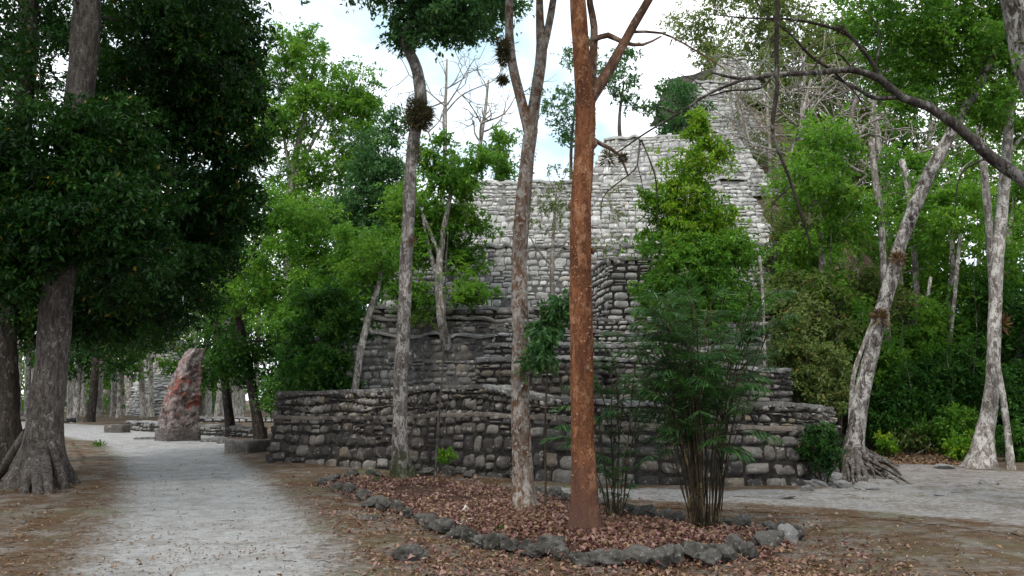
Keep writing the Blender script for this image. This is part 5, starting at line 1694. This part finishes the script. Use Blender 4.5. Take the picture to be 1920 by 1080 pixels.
RM = [rock_mesh('border_rock', 40 + i, 'rock') for i in range(12)]
RP = [rock_mesh('path_stone', 60 + i, 'pale') for i in range(5)]
RW = [rock_mesh('white_rock', 70 + i, 'white', .5) for i in range(3)]


def rock(name, label, px, py, wpx, hpx, me, group=None, rot=None, sink=.25, dpx=None):
    b = on_ground(px, py)
    k = b[1] / F
    o = bpy.data.objects.new(name, me)
    COL.objects.link(o)
    sx, sz = wpx * k / 2 / .9, hpx * k / 2 / .8
    sy = (dpx or wpx * .75) * k / 2
    o.scale = (sx, sy, sz)
    o.rotation_euler = (rng.uniform(-.25, .25), rng.uniform(-.25, .25), rng.uniform(-.5, .5) if rot is None else rot)
    o.location = (b[0], b[1], b[2] + sz * (1 - sink * 2))
    return tag(o, label, 'rock', group)


front = [(604, 906), (625, 918), (650, 926), (676, 938), (700, 948), (722, 958), (742, 962), (766, 972), (790, 984), (812, 998), (836, 1002), (858, 1010), (878, 1018), (904, 1028), (930, 1030), (956, 1036), (982, 1042), (1006, 1046), (1032, 1044), (1052, 1050), (1086, 1056), (1120, 1052), (1152, 1056),
         (1186, 1052), (1210, 1054), (1240, 1056), (1266, 1052), (1300, 1046), (1330, 1050), (1352, 1046), (1380, 1036), (1404, 1040), (1430, 1024), (1450, 1018)]
back = [(1476, 1006), (1450, 996), (1392, 988), (1352, 984), (1270, 978), (1240, 972), (1212, 970), (1170, 962), (1132, 954), (1066, 944), (1040, 934), (1016, 930), (876, 896), (842, 893), (800, 890), (700, 893), (660, 896), (624, 897)]
GRP = 'rough rocks edging the leaf bed'
for i, (px, py) in enumerate(front):
    k = 24 + (py - 900) * .13
    rock('border_rock', 'rough edging rock on the road side of the leaf bed, %s from its left' % names_o[i], px + rng.uniform(-5, 5), py + 2, k * rng.uniform(.65, 1.35), k * rng.uniform(.5, .9), RM[i % 12], GRP, sink=.12)
for i, (px, py) in enumerate(back):
    k = 22 + (py - 890) * .12
    rock('border_rock', 'dark edging rock on the wall side of the leaf bed, %s from its right' % names_o[i], px, py + 4, k * rng.uniform(1.0, 1.5), k * rng.uniform(.55, .9), RM[(i * 5 + 3) % 12], GRP, sink=.15)
rock('white_rock', 'small upright chalk-white stone beside the border near the bent trunk', 706, 946, 15, 18, RW[0])
rock('white_rock', 'round white stone lying against the outside of the front border', 824, 994, 24, 16, RW[1])
rock('white_rock', 'white stone lying on dead leaves just inside the border', 873, 975, 19, 15, RW[2])
rock('white_rock', 'long white stone slab propped on the border rocks', 876, 990, 40, 9, RW[0], rot=-.5)
rock('white_rock', 'tiny white pebble outside the front border', 929, 1033, 13, 10, RW[1])
rock('pale_rock', 'flat-faced pale grey stone set in the border before the red trunk', 1044, 1040, 34, 30, RM[4])
rock('pale_rock', 'upright pale grey stone at the right tip of the leaf bed', 1478, 1016, 32, 44, rock_mesh('pale_rock', 91, 'pale'))
rock('flat_rock', 'low flat grey rock half buried on the road verge', 772, 1052, 78, 34, RM[7], sink=.3)
rock('flat_rock', 'small flat grey stone between the road and the bed tip', 690, 978, 44, 12, RM[2], sink=.35)
for i, (px, py, w, h, lab) in enumerate(((1530, 912, 40, 22, 'grey rubble stone at the wall foot left of the roots'), (1560, 902, 36, 26, 'rough rubble stone tucked under the leaning tree roots'), (1514, 922, 26, 18, 'small dark rubble stone nearest the wall foot, left of the roots'), (1580, 915, 34, 20, 'pale rubble stone in front of the leaning tree roots'),
                                        (1622, 918, 40, 20, 'flat rubble stone right of the leaning tree roots'), (1760, 930, 36, 14, 'flat grey stone embedded in the right footpath'), (1852, 914, 30, 14, 'flat stone in front of the pale curved trunk'), (1770, 880, 40, 16, 'low rock left of the pale curved trunk foot'),
                                        (1556, 880, 50, 34, 'tumbled stone heaped at the wall corner behind the roots'), (1470, 936, 34, 9, 'thin flat pale stone on the path left of the rubble'))):
    rock('rubble_stone', lab, px, py, w, h * .8, RP[i % 5], sink=.32)

# ------------------------------------------------------------------ litter
def litter(name, label, n, region, size, leaf, dens, lift=.012, tiltn=.5):
    pts = []
    while len(pts) < n:
        px = rng.uniform(region[0], region[2], 4000)
        py = rng.uniform(region[1], region[3], 4000)
        u = (540 - py) / F
        tt = -CH / (SP + CP * u)
        x, y = (px - 960) / F * tt, (CP - SP * u) * tt
        w = dens(x, y)
        k = rng.random(4000) < w
        pts += list(zip(x[k], y[k]))
    P = np.array(pts[:n])
    z = gz(P[:, 0], P[:, 1]) + lift * rng.uniform(.4, 2.5, n)
    P = np.column_stack([P, z])
    D = rng.normal(0, 1, (n, 3)) * np.array((1, 1, .25))
    Nn = rng.normal(0, tiltn, (n, 3)) + np.array((0, 0, 1))
    L = size * rng.uniform(.35, 1.45, n)
    o = build(name, leaf_quads(P, D, Nn, L, L * rng.uniform(.25, .7, n), rng.uniform(.1, .9, (n, 1))), LEAF[leaf], smooth=False)
    return tag(o, label, 'fallen leaves', kind='stuff')


def d_bed(x, y):
    return (sdist(x, y, BED) > -.05) * np.clip(.5 + 1.9 * vnoise(x, y, .7, 14), 0.05, 1) * np.where((x > 1.5), .35, 1)


def d_gnd(x, y):
    r = np.maximum(sdist(x, y, ROAD), sdist(x, y, TRACK))
    off = np.clip(.35 - r * 1.0, .06, 1)
    near = np.clip(1 - np.abs(sdist(x, y, BED) + .4) / 1.4, 0, 1)
    right = np.clip(1.15 - (x - 2.2) * .35, .12, 1)
    return (off * np.clip(vnoise(x, y, 1.3, 15) * 1.6 + .28, .03, 1) * .7 + near * .5 * (r < .1)) * right


litter('leaf_litter', 'thick reddish dead leaves filling the stone-edged bed', 17000, (590, 890, 1500, 1062), .066, 'dead', d_bed, .02, .7)
litter('leaf_litter', 'paler tan dead leaves mixed through the stone-edged bed', 3600, (590, 890, 1500, 1062), .062, 'tan', d_bed, .03, .8)
litter('fallen_leaves', 'brown and tan dead leaves scattered over the forest floor', 8000, (-100, 800, 2020, 1110), .05, 'tan', d_gnd)
litter('fallen_leaves', 'small dark leaf bits flecking the pale road', 1500, (0, 830, 760, 1100), .035, 'tan', lambda x, y: (sdist(x, y, ROAD) > -.1) * np.clip(.4 + 1.2 * vnoise(x, y, .9, 19), .08, 1))
litter('fallen_leaves', 'russet dead leaves drifted around the bed and verge', 3500, (500, 850, 1700, 1100), .065, 'dead', d_gnd)
litter('fallen_leaves', 'brown leaf drift at the edge of the right forest', 1600, (1610, 848, 1800, 872), .11, 'tan', lambda x, y: np.full(x.shape, .8))
# loose gravel
n = 5200
px_, py_ = rng.uniform(-100, 2020, n), 830 + 270 * rng.uniform(0, 1, n) ** 1.3
u_ = (540 - py_) / F
t_ = -CH / (SP + CP * u_)
x_, y_ = (px_ - 960) / F * t_, (CP - SP * u_) * t_
c_ = np.column_stack([x_, y_, gz(x_, y_) + .006])
oct_ = np.array([(1, 0, 0), (0, 1, 0), (-1, 0, 0), (0, -1, 0), (.2, .1, .7)])
a_ = rng.uniform(0, 6.28, n)
s_ = rng.uniform(.004, .016, n) * np.where(rng.random(n) < .03, 2.2, 1)
Vg = oct_[None] * rng.uniform(.6, 1.3, (n, 5, 3))
Vg = np.stack([Vg[..., 0] * np.cos(a_)[:, None] - Vg[..., 1] * np.sin(a_)[:, None], Vg[..., 0] * np.sin(a_)[:, None] + Vg[..., 1] * np.cos(a_)[:, None], Vg[..., 2]], -1) * s_[:, None, None] + c_[:, None]
q_ = np.array([(0, 1, 4), (1, 2, 4), (2, 3, 4), (3, 0, 4)])
o = build('gravel', (Vg.reshape(-1, 3), (np.arange(n)[:, None, None] * 5 + q_[None]).reshape(-1, 3)), STONE['pale'], smooth=False)
tag(o, 'loose limestone gravel strewn over road and clearing', 'gravel', kind='stuff')
# twigs
mb = MB()
for _ in range(110):
    px, py = rng.uniform(-50, 1950), rng.uniform(850, 1090)
    if rng.random() < .5 and 120 < px < 620:
        continue
    p = on_ground(px, py)
    a = rng.uniform(0, 6.28)
    L = rng.uniform(.06, .26)
    q = p + np.array((math.cos(a) * L, math.sin(a) * L, 0))
    q[2] = gz1(q[0], q[1])
    tube(mb, [p + np.array((0, 0, .012)), (p + q) / 2 + rng.normal(0, .02, 3) + np.array((0, 0, .02)), q + np.array((0, 0, .012))], [.004, .003, .002], 4, .1)
o = build('fallen_twigs', mb, BARK['branch'])
tag(o, 'small dead twigs strewn over road and bed', 'twigs', kind='stuff')
for (px, py, n, lf, lab, s) in ((185, 838, 16, 'mid', 'tiny green seedling on the left verge of the road', .12), (940, 1008, 16, 'mid', 'small green weed inside the leaf bed', .05), (765, 912, 14, 'olive', 'yellow-green weed at the foot of the bent trunk', .06), (706, 912, 10, 'olive', 'small weed in the far tip of the leaf bed', .05)):
    b = on_ground(px, py)
    d = norm(rng.normal(0, 1, (n * 4, 3)) * np.array((1, 1, .5)) + np.array((0, 0, .7)))
    P = b + d * s * 1.6 * rng.uniform(.1, 1, (n * 4, 1))
    o = build('weed', leaf_quads(P, d + rng.normal(0, .3, d.shape), rng.normal(0, .5, d.shape) + np.array((0, 0, 1)), np.full(n * 4, s), np.full(n * 4, s * .4)), LEAF[lf], smooth=False, origin=b)
    tag(o, lab, 'plant')

# ------------------------------------------------------------------ sky, sun, camera
el, az = math.radians(56), math.radians(200)     # high, behind the camera to the left
w = bpy.data.worlds.new('World')
SC.world = w
w.use_nodes = True
nt = w.node_tree
for n in list(nt.nodes):
    nt.nodes.remove(n)
tc = nt.nodes.new('ShaderNodeTexCoord')
sky = nt.nodes.new('ShaderNodeTexSky')
sky.sky_type = 'NISHITA'
sky.sun_disc = False
sky.sun_elevation = el
sky.sun_rotation = az
mp = nt.nodes.new('ShaderNodeMapping')
mp.inputs['Scale'].default_value = (1, 1, 2.2)
mp.inputs['Rotation'].default_value = (0, 0, .22)
mp.inputs['Location'].default_value = (0.35, 0.1, 0.2)
nt.links.new(tc.outputs['Generated'], mp.inputs['Vector'])
cl = noise(nt, mp.outputs['Vector'], 2.6, 7, .55, .25)
f = ramp(nt, cl, [(0.36, 0.0), (0.56, 1.0)])
blue = mix(nt, 0.82, sky.outputs['Color'], (7.5, 10.2, 12.0))
col = mix(nt, f, blue, (15.5, 15.8, 16.2))
bg = nt.nodes.new('ShaderNodeBackground')
bg.inputs['Strength'].default_value = 0.11
nt.links.new(col, bg.inputs['Color'])
ow = nt.nodes.new('ShaderNodeOutputWorld')
nt.links.new(bg.outputs[0], ow.inputs['Surface'])

sl = bpy.data.lights.new('sun', 'SUN')
sl.energy = 2.4
sl.angle = math.radians(10)
sl.color = (1.0, .96, .9)
so = bpy.data.objects.new('sun', sl)
COL.objects.link(so)
sd_ = np.array((math.sin(az) * math.cos(el), math.cos(az) * math.cos(el), math.sin(el)))
from mathutils import Vector
so.rotation_euler = Vector(sd_).to_track_quat('Z', 'Y').to_euler()

cd = bpy.data.cameras.new('camera')
cd.sensor_width = 36.0
cd.lens = F / 1920 * 36.0
cd.clip_end = 2000
cd.clip_start = .05
co = bpy.data.objects.new('camera', cd)
COL.objects.link(co)
co.location = (0, 0, CH)
co.rotation_euler = (math.pi / 2 + PITCH, 0, 0)
SC.camera = co
SC.view_settings.view_transform = 'Standard'
SC.view_settings.look = 'None'
SC.view_settings.exposure = 0.12
SC.view_settings.gamma = 1.0
SC.cycles.max_bounces = 8
SC.cycles.use_denoising = True
